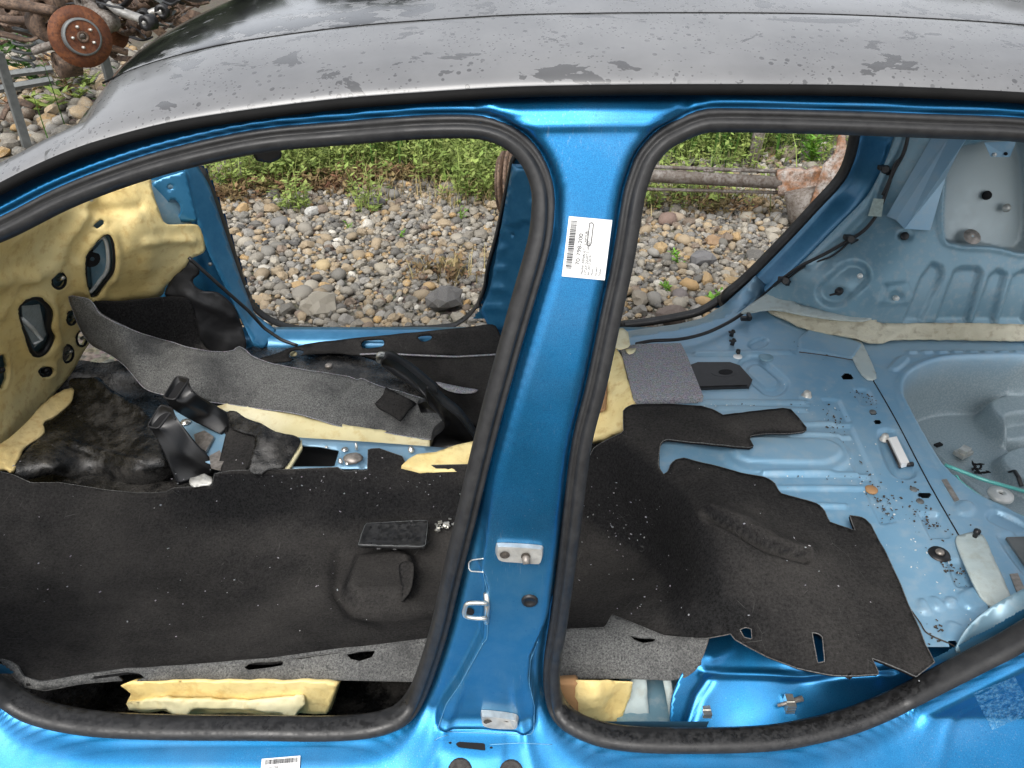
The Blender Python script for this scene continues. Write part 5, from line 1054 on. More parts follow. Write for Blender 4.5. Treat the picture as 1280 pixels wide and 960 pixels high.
o = mesh_obj('leaf_litter', *join_geo(ks), M['black_hole'], None); tag(o, 'small heap of black leaf bits in the spare wheel well', 'debris')
o = mesh_obj('metal_hook', *tube_geo(resample(np.array([fpt(p, zz) for p, zz in (((1262,590), .385), ((1268,588), .40), ((1273,596), .40), ((1277,608), .385))]), .004), .006, 7, flat=.5), M['black_plastic'], None); tag(o, 'curved black hook lying in the spare wheel well', 'hook')
tr = [fpt(p, zz) for p, zz in (((1181,581), .527), ((1230,600), .53), ((1280,614), .53), ((1360,640), .53))]
o = mesh_obj('teal_rod', *tube_geo(resample(np.array(tr), .02), .0045, 8), M['teal_rod'], None); tag(o, 'thin teal rod lying across the spare wheel well', 'rod')
tr = [fpt(p, zz) for p, zz in (((1192,595), .531), ((1197,595), .535), ((1199,600), .534), ((1206,606), .533), ((1228,622), .533), ((1252,634), .533), ((1300,655), .533))]
o = mesh_obj('teal_string', *tube_geo(resample(np.array(tr), .008), .0022, 6), M['teal_rod'], None); tag(o, 'thin teal string with hooked end along the well rim', 'string')
o = mesh_obj('black_chip', *box_geo(fpt((1173,556), .36), (.022, .012, .006), Matrix.Rotation(.4, 3, 'Z')), M['black_hole'], None, False); tag(o, 'black plastic chip near the left edge of the well', 'chip')
# crumbs: grit and glass splinters that nobody could count
def crumbs(name, label, spots, mats, n, zz, seed, s0, s1, parent=None):
    rs = random.Random(seed); Vs, Fs, k, col = [], [], 0, []
    for i in range(n):
        x0, y0, x1, y1, sp = rs.choice(spots); u = rs.random(); c = (x0 + (x1 - x0) * u + rs.gauss(0, sp), y0 + (y1 - y0) * u + rs.gauss(0, sp * .7))
        p = zz(c); s_ = rs.uniform(s0, s1); v, f = box_geo((0, 0, 0), (s_ * rs.uniform(.5, 1.8), s_ * rs.uniform(.4, 1), s_ * .5), Matrix.Rotation(rs.uniform(0, 6), 3, 'Z') @ Matrix.Rotation(rs.uniform(-.6, .6), 3, 'X'))
        Vs.append(v + p + (0, 0, s_ * .2)); Fs += [tuple(a + k for a in g) for g in f]; k += 8
    o = mesh_obj(name, np.vstack(Vs), Fs, mats, parent, False)
    return tag(o, label, kind='stuff')
onf = lambda c: fpt(c, ZF + .002)
crumbs('grit', 'brown grit scattered on the boot floor', [(1033,500,1110,645,6), (1035,520,1050,560,8), (980,593,1085,594,3), (900,504,1000,505,2), (1000,425,1060,440,8), (1100,620,1115,650,6), (1070,490,1090,504,5), (1150,640,1170,660,6), (1010,580,1040,592,8), (1180,700,1215,730,8), (1150,780,1200,800,12), (1060,424,1095,470,7), (1090,600,1160,640,16), (1150,640,1240,760,20)], M['grime'], 420, onf, 5, .0012, .0046)
crumbs('pale_grit', 'pale splinters scattered on the boot floor', [(1000,500,1130,650,25), (950,590,1085,600,5), (1100,640,1220,780,25), (880,505,1000,512,4)], M['pearl_white'], 110, onf, 6, .001, .0034)
fcf = tps(FCC); rcf = tps(RCC)
def on_patch(fn, lift): return lambda c: unproject([c], fn)[0] + (0, 0, lift)
crumbs('glass_splinters', 'broken white bits on the front carpet beside the pad', [(545,668,565,660,4)], M['bright_zinc'], 34, on_patch(fcf, .018), 8, .003, .010)
crumbs('lint', 'white lint specks on the front carpet', [(20,640,560,640,60), (20,740,520,740,45), (220,600,560,610,14)], M['felt_light'], 120, on_patch(fcf, .008), 9, .001, .0036)
crumbs('lint', 'white lint specks on the rear carpet', [(735,620,800,700,36), (740,640,800,660,26), (870,620,1120,800,60), (740,720,840,740,30)], M['felt_light'], 90, on_patch(rcf, .008), 10, .001, .0034)
# ================================================================ THE YARD: gravel, grass, scrap
t = NT('ground_gravel')
vc = t.voro(26, out='Color'); vd = t.voro(26); n1 = t.noise(1.2, 4)
c = t.mix(t.rng(t.math('MULTIPLY', t.noise(60, 3), 1.0), .3, .7), (.07, .062, .05), (.17, .15, .12)); c = t.mix(.25, c, vc, 'MULTIPLY'); c = t.mix(t.rng(n1, .45, .65, 0, .6), c, (.10, .085, .055))
t.bump(t.rng(vd, 0, .6, 1, 0), .8, .02); M['ground_gravel'] = t.set(Base_Color=c, Roughness=.9)
def stone_mat(name, src):
    t = NT(name)
    if src == 'obj': base = t.n('ObjectInfo').outputs['Color']
    else: a = t.n('Attribute', attribute_name='tone'); base = a.outputs['Color']
    n1 = t.noise(30, 4, .6); n2 = t.noise(240, 3, .6)
    c = t.mix(t.rng(n1, .42, .62, 0, .5), base, (.30, .27, .22)); c = t.mix(t.rng(n2, .45, .62, .0, .45), c, (.035, .033, .03)); c = t.mix(t.rng(t.noise(90, 4, .7, vec=t.map(loc=(3, 1, 2))), .55, .66, 0, .4), c, (.5, .47, .4))
    t.bump(n2, .25, .002); M[name] = t.set(Base_Color=c, Roughness=.78); return M[name]
stone_mat('stone', 'obj'); stone_mat('stone_mass', 'attr')
ground = mesh_obj('ground', [(-300, -300, 0), (300, -300, 0), (300, 300, 0), (-300, 300, 0)], [(0, 1, 2, 3)], M['ground_gravel'], None, False); tag(ground, kind='structure')
PAL = [((.16, .155, .14), 4), ((.085, .083, .08), 2.4), ((.235, .215, .18), 5), ((.38, .345, .28), 3.5), ((.37, .28, .17), 5), ((.42, .27, .11), 1.5), ((.17, .12, .085), 1.5), ((.58, .55, .48), .7), ((.27, .26, .24), 3)]
rs = random.Random(11)
def ico(seed, flat):
    bm = bmesh.new(); bmesh.ops.create_icosphere(bm, subdivisions=2, radius=1); r2 = random.Random(seed); off = Vector((r2.uniform(0, 50), r2.uniform(0, 50), 0)); sx, sy = r2.uniform(.95, 1.3), r2.uniform(.72, 1.0); ang = seed % 2 == 0
    for v in bm.verts:
        k = 1 + (.42 if ang else .24) * noise.noise(v.co * 1.2 + off) + (.26 if ang else .10) * noise.noise(v.co * 2.4 + off)
        v.co = Vector((v.co.x * sx * k, v.co.y * sy * k, v.co.z * flat * k))
    V = np.array([v.co[:] for v in bm.verts]); F = [tuple(v.index for v in f.verts) for f in bm.faces]; bm.free(); return V, np.array(F)
VAR = [ico(i + 3, rs.uniform(.55, .85)) for i in range(14)]
cell = .05; grid = {}; stones = []
def fits(x, y, r):
    cx, cy = int(x // cell), int(y // cell); m = int(r / cell) + 2
    for i in range(cx - m, cx + m + 1):
        for j in range(cy - m, cy + m + 1):
            for (a, b, s) in grid.get((i, j), ()):
                if (a - x) ** 2 + (b - y) ** 2 < (.70 * (r + s)) ** 2: return False
    grid.setdefault((cx, cy), []).append((x, y, r)); return True
big = [((398,384), .085, 5, (.34, .31, .25)), ((556,381), .085, 1, (.075, .078, .085)), ((404,331), .040, 2, (.48, .36, .18)), ((477,333), .042, 6, (.5, .44, .33)), ((339,262), .046, 7, (.44, .31, .16)), ((434,253), .026, 9, (.75, .74, .72)), ((391,265), .04, 9, (.5, .5, .48)), ((560,236), .06, 4, (.22, .21, .19)), ((378,365), .055, 10, (.30, .28, .24)), ((470,255), .05, 8, (.16, .16, .17)), ((350,280), .055, 6, (.17, .17, .17)),
       ((878,325), .06, 9, (.11, .115, .13)), ((920,352), .05, 7, (.46, .31, .13)), ((862,355), .045, 4, (.46, .28, .10)), ((850,367), .045, 8, (.13, .11, .115)), ((934,270), .045, 2, (.36, .33, .26)), ((890,300), .045, 5, (.42, .24, .10)), ((944,318), .05, 11, (.10, .10, .10)), ((825,310), .045, 3, (.40, .27, .12)), ((845,270), .05, 4, (.36, .28, .20)), ((790,280), .055, 6, (.28, .24, .18)), ((835,276), .055, 8, (.17, .10, .08)), ((985,195), .07, 2, (.40, .33, .24)), ((960,190), .06, 4, (.38, .27, .16)), ((800,377), .05, 3, (.30, .26, .2)), ((838,400), .06, 9, (.13, .09, .08))]
for px, r_, var, colr in big:
    p = on_z([px], .02)[0]; fits(p[0], p[1], r_); stones.append((p[0], p[1], r_, var, colr, rs.uniform(-.3, .3)))
cols = [c_ for c_, w_ in PAL]; wts = [w_ for c_, w_ in PAL]
def scatter(x0, x1, y0, y1, n, rfun):
    for _ in range(n):
        x, y = rs.uniform(x0, x1), rs.uniform(y0, y1)
        if abs(x) > .75 + (y - 1.5) * .80 : continue
        r_ = rfun()
        if fits(x, y, r_): stones.append((x, y, r_, rs.randrange(14), rs.choices(cols, wts)[0], rs.gauss(0, .45)))
scatter(-3.2, 3.2, 2.0, 5.2, 900, lambda: rs.uniform(.030, .042)); scatter(-3.0, 3.0, 2.0, 4.9, 11000, lambda: rs.uniform(.018, .029)); scatter(-2.8, 2.8, 2.0, 4.7, 26000, lambda: rs.uniform(.011, .018)); scatter(-2.6, 2.6, 2.0, 4.4, 26000, lambda: rs.uniform(.007, .011))
for _ in range(2600):                                            # stones round the scrap rack
    x, y = rs.uniform(-6.2, -3.0), rs.uniform(4.6, 8.5); r_ = rs.uniform(.028, .075)
    if fits(x, y, r_): stones.append((x, y, r_, rs.randrange(14), rs.choices(cols, wts)[0], rs.gauss(0, .45)))
def proj(P):
    d = np.asarray(P) - CAM; f = d @ np.array((0, _c, -_s)); u = d @ np.array((0, _s, _c)); return np.stack([640 + FPX * d[:, 0] / f, 480 - FPX * u / f], 1), f
SP = np.array([(s[0], s[1], .02) for s in stones]); SPX, SD = proj(SP)
winA = np.array(ffront[::-1] + [(640,200),(625,185),(580,172),(430,183),(330,198)], float); winA = np.array([(254,216),(273,265),(289,312),(300,346),(311,374),(325,391),(348,404),(382,411),(469,412),(553,409),(576,402),(595,385),(607,360),(612,332),(632,250),(640,205),(610,180),(430,183),(330,198)], float)
winB = np.array(frear + [(1074,166),(890,166),(830,196),(806,240),(788,330)], float)
vis = inside(SPX, winA) | inside(SPX, winB); app = np.where(vis, np.array([s[2] for s in stones]) / SD, 0); order = np.argsort(-app); ind = set(int(i) for i in order[:295] if app[i] > 0)
vmesh = []
for V, F in VAR:
    me = bpy.data.meshes.new('stone'); me.from_pydata([tuple(v) for v in V], [], [tuple(int(a) for a in f) for f in F]); me.polygons.foreach_set('use_smooth', [len(vmesh) % 2 == 0] * len(F)); me.materials.append(M['stone']); vmesh.append(me)
mv, mf, mc, ms_, k = [], [], [], [], 0
for i, (x, y, r_, var, colr, tl) in enumerate(stones):
    rz = (x * 977 + y * 613) % 6.283; jit = .75 + .5 * ((x * 131 + y * 71) % 1); colr = tuple(min(.8, q * jit) for q in colr); zz = r_ * (.10 + .65 * ((x * 53 + y * 17) % 1))
    Rm = Matrix.Rotation(rz, 3, 'Z') @ Matrix.Rotation(tl, 3, 'X') @ Matrix.Rotation(tl * .6, 3, 'Y')
    if i in ind:
        o = bpy.data.objects.new('stone', vmesh[var]); o.matrix_world = Matrix.Translation((x, y, zz)) @ Rm.to_4x4() @ Matrix.Scale(r_, 4); o.color = (*colr, 1); COL.objects.link(o); o.parent = ground
    else:
        V, F = VAR[var]; mv.append(V @ (np.array(Rm).T * r_) + (x, y, zz)); mf.append(F + k); ms_.append(np.full(len(F), (var + 3) % 2 == 1)); k += len(V); mc.append(np.tile((*colr, 1.0), (len(V), 1)))
mv = np.vstack(mv); mf = np.vstack(mf); mc = np.vstack(mc)
me = bpy.data.meshes.new('gravel'); me.vertices.add(len(mv)); me.vertices.foreach_set('co', mv.ravel()); me.loops.add(len(mf) * 3); me.loops.foreach_set('vertex_index', mf.ravel().astype(np.int32)); me.polygons.add(len(mf)); me.polygons.foreach_set('loop_start', np.arange(0, len(mf) * 3, 3, dtype=np.int32)); me.update(calc_edges=True)
me.polygons.foreach_set('use_smooth', np.concatenate(ms_)); at = me.color_attributes.new('tone', 'FLOAT_COLOR', 'POINT'); at.data.foreach_set('color', mc.ravel()); me.materials.append(M['stone_mass'])
o = bpy.data.objects.new('gravel', me); COL.objects.link(o); o.parent = ground; o['kind'] = 'stuff'; o['label'] = 'mixed grey and tan river gravel'
# ---- grass and low weeds
def leafmat(name, a, b, tr=.25):
    t = NT(name); oi = t.n('Attribute', attribute_name='tone').outputs['Color']; c = t.mix(t.n('SeparateColor', Color=oi).outputs[0] if False else t.rng(t.noise(9, 3), .3, .7), a, b); c = t.mix(1.0, c, oi, 'MULTIPLY')
    M[name] = t.set(Base_Color=c, Roughness=.6, Specular_IOR_Level=.25); return M[name]
leafmat('grass_green', (.15, .23, .05), (.27, .33, .09)); leafmat('grass_dark', (.035, .10, .015), (.08, .17, .03)); leafmat('weed_red', (.17, .085, .05), (.20, .17, .07)); leafmat('weed_leaf', (.11, .27, .03), (.20, .40, .06)); leafmat('grass_dry', (.34, .26, .12), (.42, .36, .18))
def blades(name, spots, mat, label, seed, n, h0, h1, wd, curl=.5, leafy=0):
    r2 = np.random.RandomState(seed); V, F, T = [], [], []; k = 0; W_ = np.array([s[4] for s in spots], float); W_ /= W_.sum()
    for _ in range(n):
        cx, cy, sx, sy, _w = spots[r2.choice(len(spots), p=W_)]; x = cx + r2.randn() * sx; y = cy + r2.randn() * sy; h = r2.uniform(h0, h1); a = r2.uniform(0, 6.283); ln = r2.uniform(.05, curl) * h
        d = np.array((math.cos(a), math.sin(a), 0)); s = np.array((-d[1], d[0], 0)); w_ = wd * r2.uniform(.6, 1.4); b = np.array((x, y, 0)); tone = r2.uniform(.6, 1.35)
        P = [b, b + d * ln * .25 + (0, 0, h * .5), b + d * ln * .6 + (0, 0, h * .85), b + d * ln + (0, 0, h)]
        for p, q in zip(P[:3], (1, .85, .5)): V += [p - s * w_ * q, p + s * w_ * q]
        V.append(P[3]); F += [(k, k + 1, k + 3, k + 2), (k + 2, k + 3, k + 5, k + 4), (k + 4, k + 5, k + 6)]; m = 7
        for j in range(leafy):
            u = r2.uniform(.15, 1); p = b + d * ln * u * u + (0, 0, h * u); e = r2.uniform(0, 6.283); l = r2.uniform(.015, .05); dd = np.array((math.cos(e), math.sin(e), r2.uniform(-.1, .7))) * l; ss = np.array((-math.sin(e), math.cos(e), 0)) * l * .28
            V += [p, p + dd * .5 + ss, p + dd, p + dd * .5 - ss]; F.append((k + m, k + m + 1, k + m + 2, k + m + 3)); m += 4
        T += [(tone, tone * r2.uniform(.92, 1.05), tone, 1)] * m; k += m
    o = mesh_obj(name, np.array(V), F, mat, None, False); at = o.data.color_attributes.new('tone', 'FLOAT_COLOR', 'POINT'); at.data.foreach_set('color', np.array(T, float).ravel())
    return tag(o, label, kind='stuff') if label else o
def gp(px): return on_z([px], 0)[0]
def sps(L): return [(*gp(p)[:2], sx, sy, w_) for p, sx, sy, w_ in L]
blades('grass', sps([((345,228), .10, .08, 1.2), ((400,222), .14, .10, 2), ((470,208), .2, .10, 2), ((600,245), .08, .08, 1.2), ((560,225), .10, .10, 1.2), ((370,262), .05, .04, .4), ((460,262), .05, .04, .3), ((380,205), .30, .12, 2), ((440,195), .35, .2, 4), ((520,190), .30, .25, 4), ((590,200), .25, .25, 5), ((600,225), .16, .12, 2), ((350,200), .25, .2, 2), ((480,175), .7, .4, 4), ((860,190), .3, .25, 4), ((920,185), .3, .25, 3), ((840,250), .25, .12, 2), ((300,232), .12, .08, 1), ((900,170), .7, .4, 3)]), M['grass_green'], 'tall green grass growing beyond the gravel', 1, 3600, .05, .34, .0028, 1.3, 9)
blades('grass', sps([((560,165), .5, .3, 3), ((600,178), .3, .3, 3), ((860,172), .4, .3, 2), ((480,160), .8, .4, 3), ((880,160), .7, .4, 2)]), M['grass_dark'], 'dark dense grass behind the tall green grass', 2, 3500, .25, .62, .005, .5, 5)
blades('dry_weeds', sps([((440,228), .28, .07, 4), ((380,238), .22, .06, 3), ((500,222), .2, .08, 3), ((548,345), .08, .06, .5), ((340,235), .2, .08, 2), ((900,262), .2, .1, 2), ((290,250), .1, .06, 1)]), M['weed_red'], 'low reddish brown weeds along the gravel edge', 3, 1500, .03, .11, .003, 1.0, 3)
blades('dry_grass', sps([((560,350), .09, .07, .35), ((420,222), .4, .1, 2), ((880,255), .3, .1, 2), ((590,250), .15, .12, 2), ((520,245), .3, .1, 1), ((330,215), .3, .12, 1)]), M['grass_dry'], 'straw coloured dry grass among the stones', 4, 900, .04, .16, .0025, 1.1)
def weed(px, h, n, label, seed, spread=.05, leaf=.035, zb=0.0, mat='weed_leaf'):
    p = gp(px); e = empty('weed_plant', (p[0], p[1], zb), label, 'plant'); r2 = np.random.RandomState(seed); V, F, T, k = [], [], [], 0; stems = []
    for s_ in range(max(2, n // 9)):
        a = r2.uniform(0, 6.283); tip = p + np.array((math.cos(a) * spread, math.sin(a) * spread, zb + h * r2.uniform(.7, 1))); b0 = p + (0, 0, zb); mid = (b0 + tip) / 2 + (math.cos(a) * -.01, 0, h * .1); stems.append(tube_geo([b0, mid, tip], [.004, .003, .0015], 5))
        for j in range(n // max(2, n // 9) + 2):
            u = r2.uniform(.1, 1); c_ = (1 - u) ** 2 * b0 + 2 * u * (1 - u) * mid + u * u * tip; e_ = r2.uniform(0, 6.283); l = leaf * r2.uniform(.6, 1.2) * (1.2 - .5 * u); dd = np.array((math.cos(e_), math.sin(e_), r2.uniform(.0, .6))) * l; ss = np.array((-math.sin(e_), math.cos(e_), 0)) * l * .24
            V += [c_, c_ + dd * .35 + ss, c_ + dd * .7 + ss * .7 + (0, 0, l * .08), c_ + dd, c_ + dd * .7 - ss * .7 + (0, 0, l * .08), c_ + dd * .35 - ss]; F.append(tuple(range(k, k + 6))); k += 6; tone = r2.uniform(.65, 1.3); T += [(tone, tone, tone, 1)] * 6
    o = mesh_obj('leaves', np.array(V), F, M[mat], e, False); at = o.data.color_attributes.new('tone', 'FLOAT_COLOR', 'POINT'); at.data.foreach_set('color', np.array(T, float).ravel())
    o = mesh_obj('stem', *join_geo(stems), M[mat], e); at = o.data.color_attributes.new('tone', 'FLOAT_COLOR', 'POINT'); at.data.foreach_set('color', np.tile((.8, .7, .5, 1.), (len(o.data.vertices), 1)).ravel())
weed((848,335), .09, 26, 'small bright green weed in the gravel through the rear window opening', 1); weed((838,368), .07, 16, 'small weed below the bright green weed in the gravel', 2); weed((890,378), .06, 16, 'low weed among stones near the far sill', 7)
weed((1014,205), .30, 70, 'upright leafy green weed behind the scrap axle', 3, .10, .07); weed((436,290), .07, 18, 'tiny weed in gravel at the middle of the front opening', 4, .03, .02); weed((575,280), .10, 22, 'small weed near the rusty drum in the front opening', 5, .05, .025); weed((500,300), .07, 14, 'tiny pale weed among stones left of the rusty drum', 6, .04, .02)
weed((50,118), .55, 60, 'dark leafy plant growing through the scrap rack', 8, .22, .16, 0, 'grass_dark'); weed((62,142), .20, 16, 'bright long-leaved weed in front of the scrap rack', 9, .16, .15, 0, 'grass_green'); weed((95,125), .45, 40, 'thin weedy stalks below the brake disc', 10, .2, .08, 0, 'weed_red')
weed((92,130), .14, 20, 'low green weed among pale stones near the roof edge', 12, .16, .09, 0, 'grass_green')
# ---- scrap axle lying behind the car
ax = empty('rear_axle', on_z([(990,295)], 0)[0], 'rusty scrap rear axle beam lying on the gravel behind the car', 'axle')
YA = 3.42
def ay(px, y=YA): return on_y([px], y)[0]
v, f = tube_geo([ay((640,213)), ay((800,219)), ay((985,229))], .036, 12); mesh_obj('beam_tube', v, f, M['rust_grey'], ax)
v, f = tube_geo([ay((640,236)), ay((800,236)), ay((985,241))], .013, 8, flat=.7); mesh_obj('beam_flange', v, f, M['rust_grey'], ax)
v, f = tube_geo([ay((640,200), YA + .03), ay((800,208), YA + .03), ay((985,215), YA + .03)], .014, 8, flat=.8); mesh_obj('beam_flange', v, f, M['rust_grey'], ax)
for i in range(4): v, f = tube_geo([ay((845 + i * 34, 213.5), YA + .01), ay((858 + i * 34, 214.3), YA + .01)], .006, 6); mesh_obj('weld_bead', v, f, M['rust_grey'], ax)
patch('arm_bracket', [(972,216),(990,212),(1012,214),(1030,212),(1035,235),(1025,246),(972,245)], [(972,216,'y',3.40),(1035,225,'y',3.34),(972,245,'y',3.38),(1025,246,'y',3.33)], M['rust_orange'], ax, 4, solid=.07, smooth_outline=False, wob=.01, wscale=14)
patch('arm_plate', [(1012,262),(1020,232),(1030,205),(1044,190),(1049,166),(1056,160),(1058,190),(1066,215),(1060,240),(1030,280)], [(1012,262,'y',3.25),(1030,205,'y',3.28),(1058,165,'y',3.30),(1060,240,'y',3.2),(1030,280,'y',3.2)], M['rust_orange'], ax, 4, solid=.03, smooth_outline=False, wob=.012, wscale=14)
v, f = tube_geo([ay((1052,150), 3.32), ay((1052,195), 3.30)], .018, 8, flat=.6); mesh_obj('arm_strut', v, f, M['rust_grey'], ax)
pt_ = ay((1000,236), 3.36); pb_ = ay((1004,290), 3.36); v, f = tube_geo([pt_, (pt_ + pb_) / 2, pb_], [.085, .08, .06], 16); mesh_obj('spring_pot', v, f, M['rust_grey'], ax)
v, f = tube_geo([ay((1030,212), 3.4), ay((1080,215), 3.4)], .03, 8); mesh_obj('stub_shaft', v, f, M['rust_brown'], ax)
for i, (xo, r_) in enumerate(((0, .150), (.018, .175), (.050, .185), (.068, .172))):
    c_ = ay((630, 231), 3.2) + (xo - .02, 0, 0); v, f = lathe_geo([(.05, .0), (r_, 0), (r_, .012), (.05, .012)], 30, at_frame(c_, (1, -.18, .08), (0, 0, 1))); mesh_obj('brake_disc', v, f, M['rust_brown'], ax)
post = mesh_obj('fence_post', *box_geo(gp((943,205)) + (0, 0, .32), (.075, .03, .66), Matrix.Rotation(.06, 3, 'Y')), M['rust_grey'], None, False); tag(post, 'short grey post standing in the grass behind the axle', 'post')
# ---- heap of scrap suspension parts on a rack, beyond the roof
T0 = 4.4
def dpt(px, tt=T0): return CAM + rays([px])[0] * tt
bd = empty('brake_disc', dpt((101,45)) - (0, 0, .17), 'rusty round brake disc with five studs hanging on the scrap heap', 'disc', None)
nd = np.array((.60, -.78, .12)); fr_ = at_frame(dpt((101,46)), nd, (0, 0, 1))
v, f = lathe_geo([(.068, -.03), (.068, .0), (.165, .0), (.165, -.010), (.07, -.010)], 40, fr_); mesh_obj('disc_ring', v, f, M['rust_disc'], bd, True)
v, f = lathe_geo([(.07, -.022), (.163, -.022), (.163, -.032), (.06, -.032)], 40, fr_); mesh_obj('disc_ring', v, f, M['rust_disc'], bd)
v, f = lathe_geo([(.100, .0), (.100, .055), (.094, .062), (.088, .062)], 36, fr_); mesh_obj('disc_hat', v, f, M['grey_steel'], bd)
v, f = lathe_geo([(.089, .056), (.026, .056)], 36, fr_); mesh_obj('hat_face', v, f, M['rust_disc'], bd)
v, f = lathe_geo([(.018, .045), (.018, .070), (.026, .072), (.031, .066), (.031, .05)], 20, fr_); mesh_obj('hub', v, f, M['rust_brown'], bd)
for i in range(5):
    a = i * 2 * math.pi / 5 + .3; q_ = fr_ @ Vector((.056 * math.cos(a), .056 * math.sin(a), .05)); q2 = fr_ @ Vector((.056 * math.cos(a), .056 * math.sin(a), .098)); v, f = tube_geo([q_, q2], .0075, 8); mesh_obj('wheel_stud', v, f, M['bracket_zinc'], bd)
def arm(name, label, cat, pts, rad, mat, bush=True, flat=1.0):
    P = np.array([dpt(p, tt) for *p, tt in [(a, b, c_) for a, b, c_ in pts]]); e = empty(name, P.min(0), label, cat, 'scrap suspension parts on the heap')
    D = catmull(P, 5) if len(P) > 2 else P; rr = np.interp(np.linspace(0, 1, len(D)), np.linspace(0, 1, len(rad)), rad); v, f = tube_geo(D, rr * .85, 8, flat=flat * .7); mesh_obj('arm_body', v, f, M[mat], e)
    if bush:
        for q_, dv in ((D[0], D[1] - D[0]), (D[-1], D[-1] - D[-2])):
            r_ = rr[0] * 1.5; v, f = lathe_geo([(r_ * .35, -r_ * .8), (r_, -r_ * .8), (r_, r_ * .8), (r_ * .35, r_ * .8), (r_ * .35, -r_ * .8)], 16, at_frame(q_, np.cross(dv, (0, 0, 1)) + (0, -.01, 0))); mesh_obj('bushing', v, f, M['black_plastic'] if mat == 'aluminium' else M[mat], e)
arm('axle_tube', 'thick rust brown axle beam running to the upper left corner', 'axle', [(-60,-8,4.4), (10,4,4.45), (70,14,4.5)], [.075, .07, .06], 'rust_brown', False, .8)
arm('axle_knuckle', 'rusty steering knuckle directly behind the brake disc', 'knuckle', [(60,5,4.6), (78,30,4.65), (80,55,4.65), (84,80,4.6)], [.05, .075, .06, .04], 'rust_brown')
arm('control_arm', 'flat rusty control arm left of the brake disc', 'arm', [(-50,38,4.5), (0,42,4.5), (40,50,4.55), (60,30,4.6)], [.07, .05, .03, .03], 'rust_brown', True, .5)
arm('control_arm', 'bent rusty arm below the axle beam', 'arm', [(-30,20,4.8), (30,26,4.75), (60,22,4.75), (75,40,4.7)], [.03, .045, .045, .03], 'rust_brown')
arm('aluminium_arm', 'pale aluminium suspension arm right of the brake disc', 'arm', [(132,2,4.8), (150,14,4.75), (172,22,4.7), (186,28,4.65)], [.03, .045, .04, .05], 'aluminium')
arm('aluminium_arm', 'short pale arm end above the roof edge', 'arm', [(180,20,5.0), (192,15,5.0), (204,14,5.0)], [.03, .04, .05], 'aluminium')
arm('subframe', 'grey cast subframe bracket above right of the brake disc', 'bracket', [(108,2,4.9), (120,14,4.85), (135,20,4.8), (134,28,4.8)], [.04, .055, .05, .03], 'rust_grey')
arm('stabiliser_bar', 'curved rusty stabiliser bar behind the brake disc', 'bar', [(118,34,4.9), (140,33,4.9), (150,22,5.0), (160,-5,5.1)], [.014, .014, .014, .014], 'rust_brown', False)
arm('stabiliser_bar', 'thin bent bar below the pale aluminium arm', 'bar', [(152,40,5.0), (160,38,5.0), (168,34,5.0), (176,28,5.0)], [.012, .012, .012, .012], 'rust_grey', False)
arm('drive_shaft', 'black hose looping at the top of the heap', 'hose', [(150,10,5.3), (165,12,5.3), (176,4,5.3), (170,-6,5.3)], [.016, .016, .016, .016], 'black_plastic', False)
arm('axle_tube', 'mossy rusty tube below the pale arm', 'axle', [(122,55,4.9), (140,60,4.95), (160,66,5.0)], [.03, .035, .035], 'rust_brown', False)
arm('brake_calliper', 'grey brake calliper hanging left below the disc', 'calliper', [(42,64,4.5), (52,60,4.5), (66,56,4.5)], [.045, .05, .045], 'rust_grey', False, .8)
arm('upright', 'brown upright casting at the top edge between arms', 'casting', [(85,-10,5.0), (100,-2,5.0), (125,-4,5.1)], [.04, .06, .05], 'rust_brown')
arm('knuckle_casting', 'dark rusty casting behind the pale aluminium arm', 'casting', [(140,-6,5.3), (160,5,5.3), (190,2,5.3), (215,-8,5.3)], [.09, .10, .09, .07], 'rust_brown', False)
arm('knuckle_casting', 'dark rusty casting under the axle beam at the left edge', 'casting', [(-30,55,5.2), (10,30,5.2), (50,38,5.2), (75,20,5.2)], [.07, .09, .09, .07], 'rust_brown', False)
for i, (a, b, lab) in enumerate((((-2,66,5.2), (18,138,5.4), 'grey steel rack leg at the left edge of the picture'), ((127,60,5.6), (134,92,5.7), 'grey steel rack leg behind the brake disc'))):
    P = [dpt((a[0], a[1]), a[2]), dpt((b[0], b[1]), b[2])]; P[1][2] = min(P[1][2], .02); o = mesh_obj('rack_leg', *tube_geo(P, .038, 4), M['grey_steel'], None, False); tag(o, lab, 'post', 'legs of the scrap rack')
for i, (a, b, lab) in enumerate((((-30,98,6.0), (66,86,6.2), 'upper black bar of the pallet below the scrap heap'), ((-30,116,5.8), (66,100,6.0), 'lower black bar of the pallet below the scrap heap'))):
    o = mesh_obj('pallet_bar', *tube_geo([dpt(a[:2], a[2]), dpt(b[:2], b[2])], .03, 6), M['grey_steel'], None, False); tag(o, lab, 'bar', 'pallet bars')

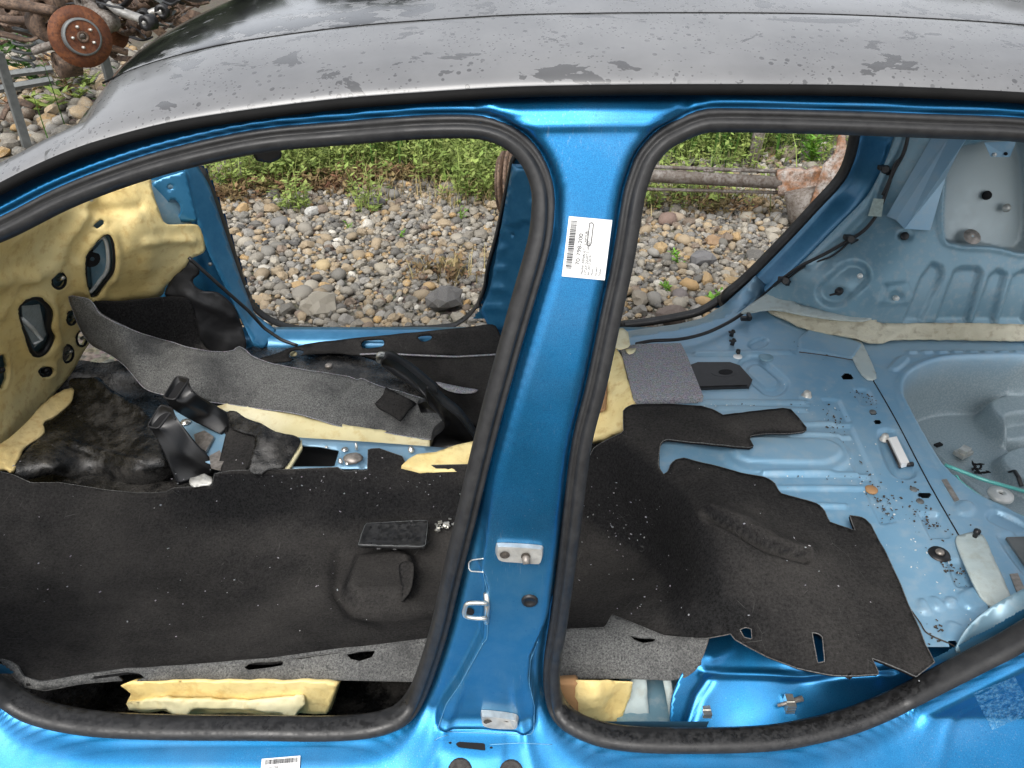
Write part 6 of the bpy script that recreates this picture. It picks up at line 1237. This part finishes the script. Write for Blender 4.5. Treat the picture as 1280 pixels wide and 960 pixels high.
# jumble of further rusty bars and links in the heap
r3 = random.Random(21)
for i in range(150):
    a = (r3.uniform(-30, 235) if i % 2 else r3.uniform(120, 235), r3.uniform(-22, 66)); a = (a[0], a[1] if a[0] < 150 else r3.uniform(-22, 46)); tt = r3.uniform(4.6, 7.5); th = r3.uniform(-.9, .9); L = r3.uniform(14, 46); b = (a[0] + L * math.cos(th), a[1] + L * math.sin(th) * .7); md = ((a[0] + b[0]) / 2 + r3.uniform(-6, 6), (a[1] + b[1]) / 2 + r3.uniform(-7, 7))
    P = catmull([dpt(a, tt), dpt(md, tt + r3.uniform(-.15, .15)), dpt(b, tt + r3.uniform(-.3, .3))], 5); rr = r3.choice((.010, .014, .02, .026, .036, .05)); mt = r3.choice(('rust_brown', 'rust_brown', 'rust_grey', 'black_plastic', 'rust_brown', 'grey_steel'))
    n_ = 4 if r3.random() < .6 else 8; o = mesh_obj('scrap_bar', *tube_geo(P, np.linspace(rr, rr * r3.uniform(.6, 1.1), len(P)), n_, flat=r3.uniform(.4, 1)), M[mt], None, n_ > 4); tag(o, 'bent rusty bar jumbled in the scrap heap', 'bar', 'bent bars in the scrap heap')
# unseen belt of dark trees, added so the wet roof mirrors a dark horizon
r4 = np.random.RandomState(5); V, F, T = [], [], []; k = 0
for i in range(150):
    cx = r4.uniform(-60, 60); cy = 26 + abs(cx) * .15 + r4.uniform(-3, 5); hh = r4.uniform(4.5, 9.5); rw = r4.uniform(1.6, 3.0)
    for j in range(90):
        u = r4.uniform(0, 1); z_ = hh * u; rad = rw * math.sqrt(max(.05, 1 - (abs(u - .45) / .6) ** 2)) * r4.uniform(.4, 1); a = r4.uniform(0, 6.283); p = np.array((cx + rad * math.cos(a), cy + rad * math.sin(a), z_)); d1 = r4.randn(3) * .45; d2 = r4.randn(3) * .45
        V += [p - d1, p - d2, p + d1, p + d2]; F.append((k, k + 1, k + 2, k + 3)); k += 4; tn = r4.uniform(.5, 1.2); T += [(tn, tn, tn, 1)] * 4
o = mesh_obj('unseen_tree_belt', np.array(V), F, leafmat('unseen_tree_leaf', (.022, .034, .018), (.045, .06, .03)), None, False); at = o.data.color_attributes.new('tone', 'FLOAT_COLOR', 'POINT'); at.data.foreach_set('color', np.array(T, float).ravel()); tag(o, 'unseen belt of dark trees added for the roof reflection', kind='stuff')

for i, (px, tt, ax_, lab) in enumerate((((150,14), 5.2, (.6, -.2, .5), 'rusty coil spring behind the pale aluminium arm'), ((30,58), 4.9, (.3, .1, .9), 'rusty coil spring left below the brake disc'), ((205,8), 5.6, (.2, -.3, .9), 'coil spring nearest the roof edge in the heap'))):
    fr2 = at_frame(dpt(px, tt), ax_); th_ = np.linspace(0, 2 * math.pi * 5, 90); P = np.array([fr2 @ Vector((.06 * math.cos(a), .06 * math.sin(a), .045 * a / 6.283 - .11)) for a in th_]); o = mesh_obj('coil_spring', *tube_geo(P, .009, 6), M['grey_steel' if i == 1 else 'rust_brown'], None); tag(o, lab, 'spring')
for i, (px, tt, nn, rr, lab) in enumerate((((135,40), 5.3, (.5, -.6, .6), .13, 'dark brake disc leaning behind the pale aluminium arm'), ((15,12), 5.0, (-.3, -.8, .4), .12, 'brake disc half hidden behind the axle beam'), ((178,-2), 5.8, (.1, -.7, .7), .14, 'brake disc lying at the top edge of the heap'))):
    v, f = lathe_geo([(.03, .03), (rr * .55, .03), (rr * .55, 0), (rr, 0), (rr, -.02), (.03, -.02)], 28, at_frame(dpt(px, tt), nn)); o = mesh_obj('spare_disc', v, f, M['rust_disc' if i != 1 else 'rust_brown'], None); tag(o, lab, 'disc')

weed((25,140), .30, 34, 'reddish weed clump at the foot of the left rack leg', 21, .25, .09, 0, 'weed_red'); weed((78,120), .28, 34, 'green weed clump under the brake disc', 22, .22, .10, 0, 'grass_dark'); weed((110,112), .22, 30, 'pale green weed clump nearest the roof front corner', 23, .2, .09, 0, 'grass_green')
arm('brake_shoe', 'curved rusty brake shoe lying at the lower left by the weeds', 'brake shoe', [(2,150,5.6), (10,134,5.6), (26,128,5.6), (42,134,5.6)], [.035, .04, .04, .03], 'rust_brown', False, .6)
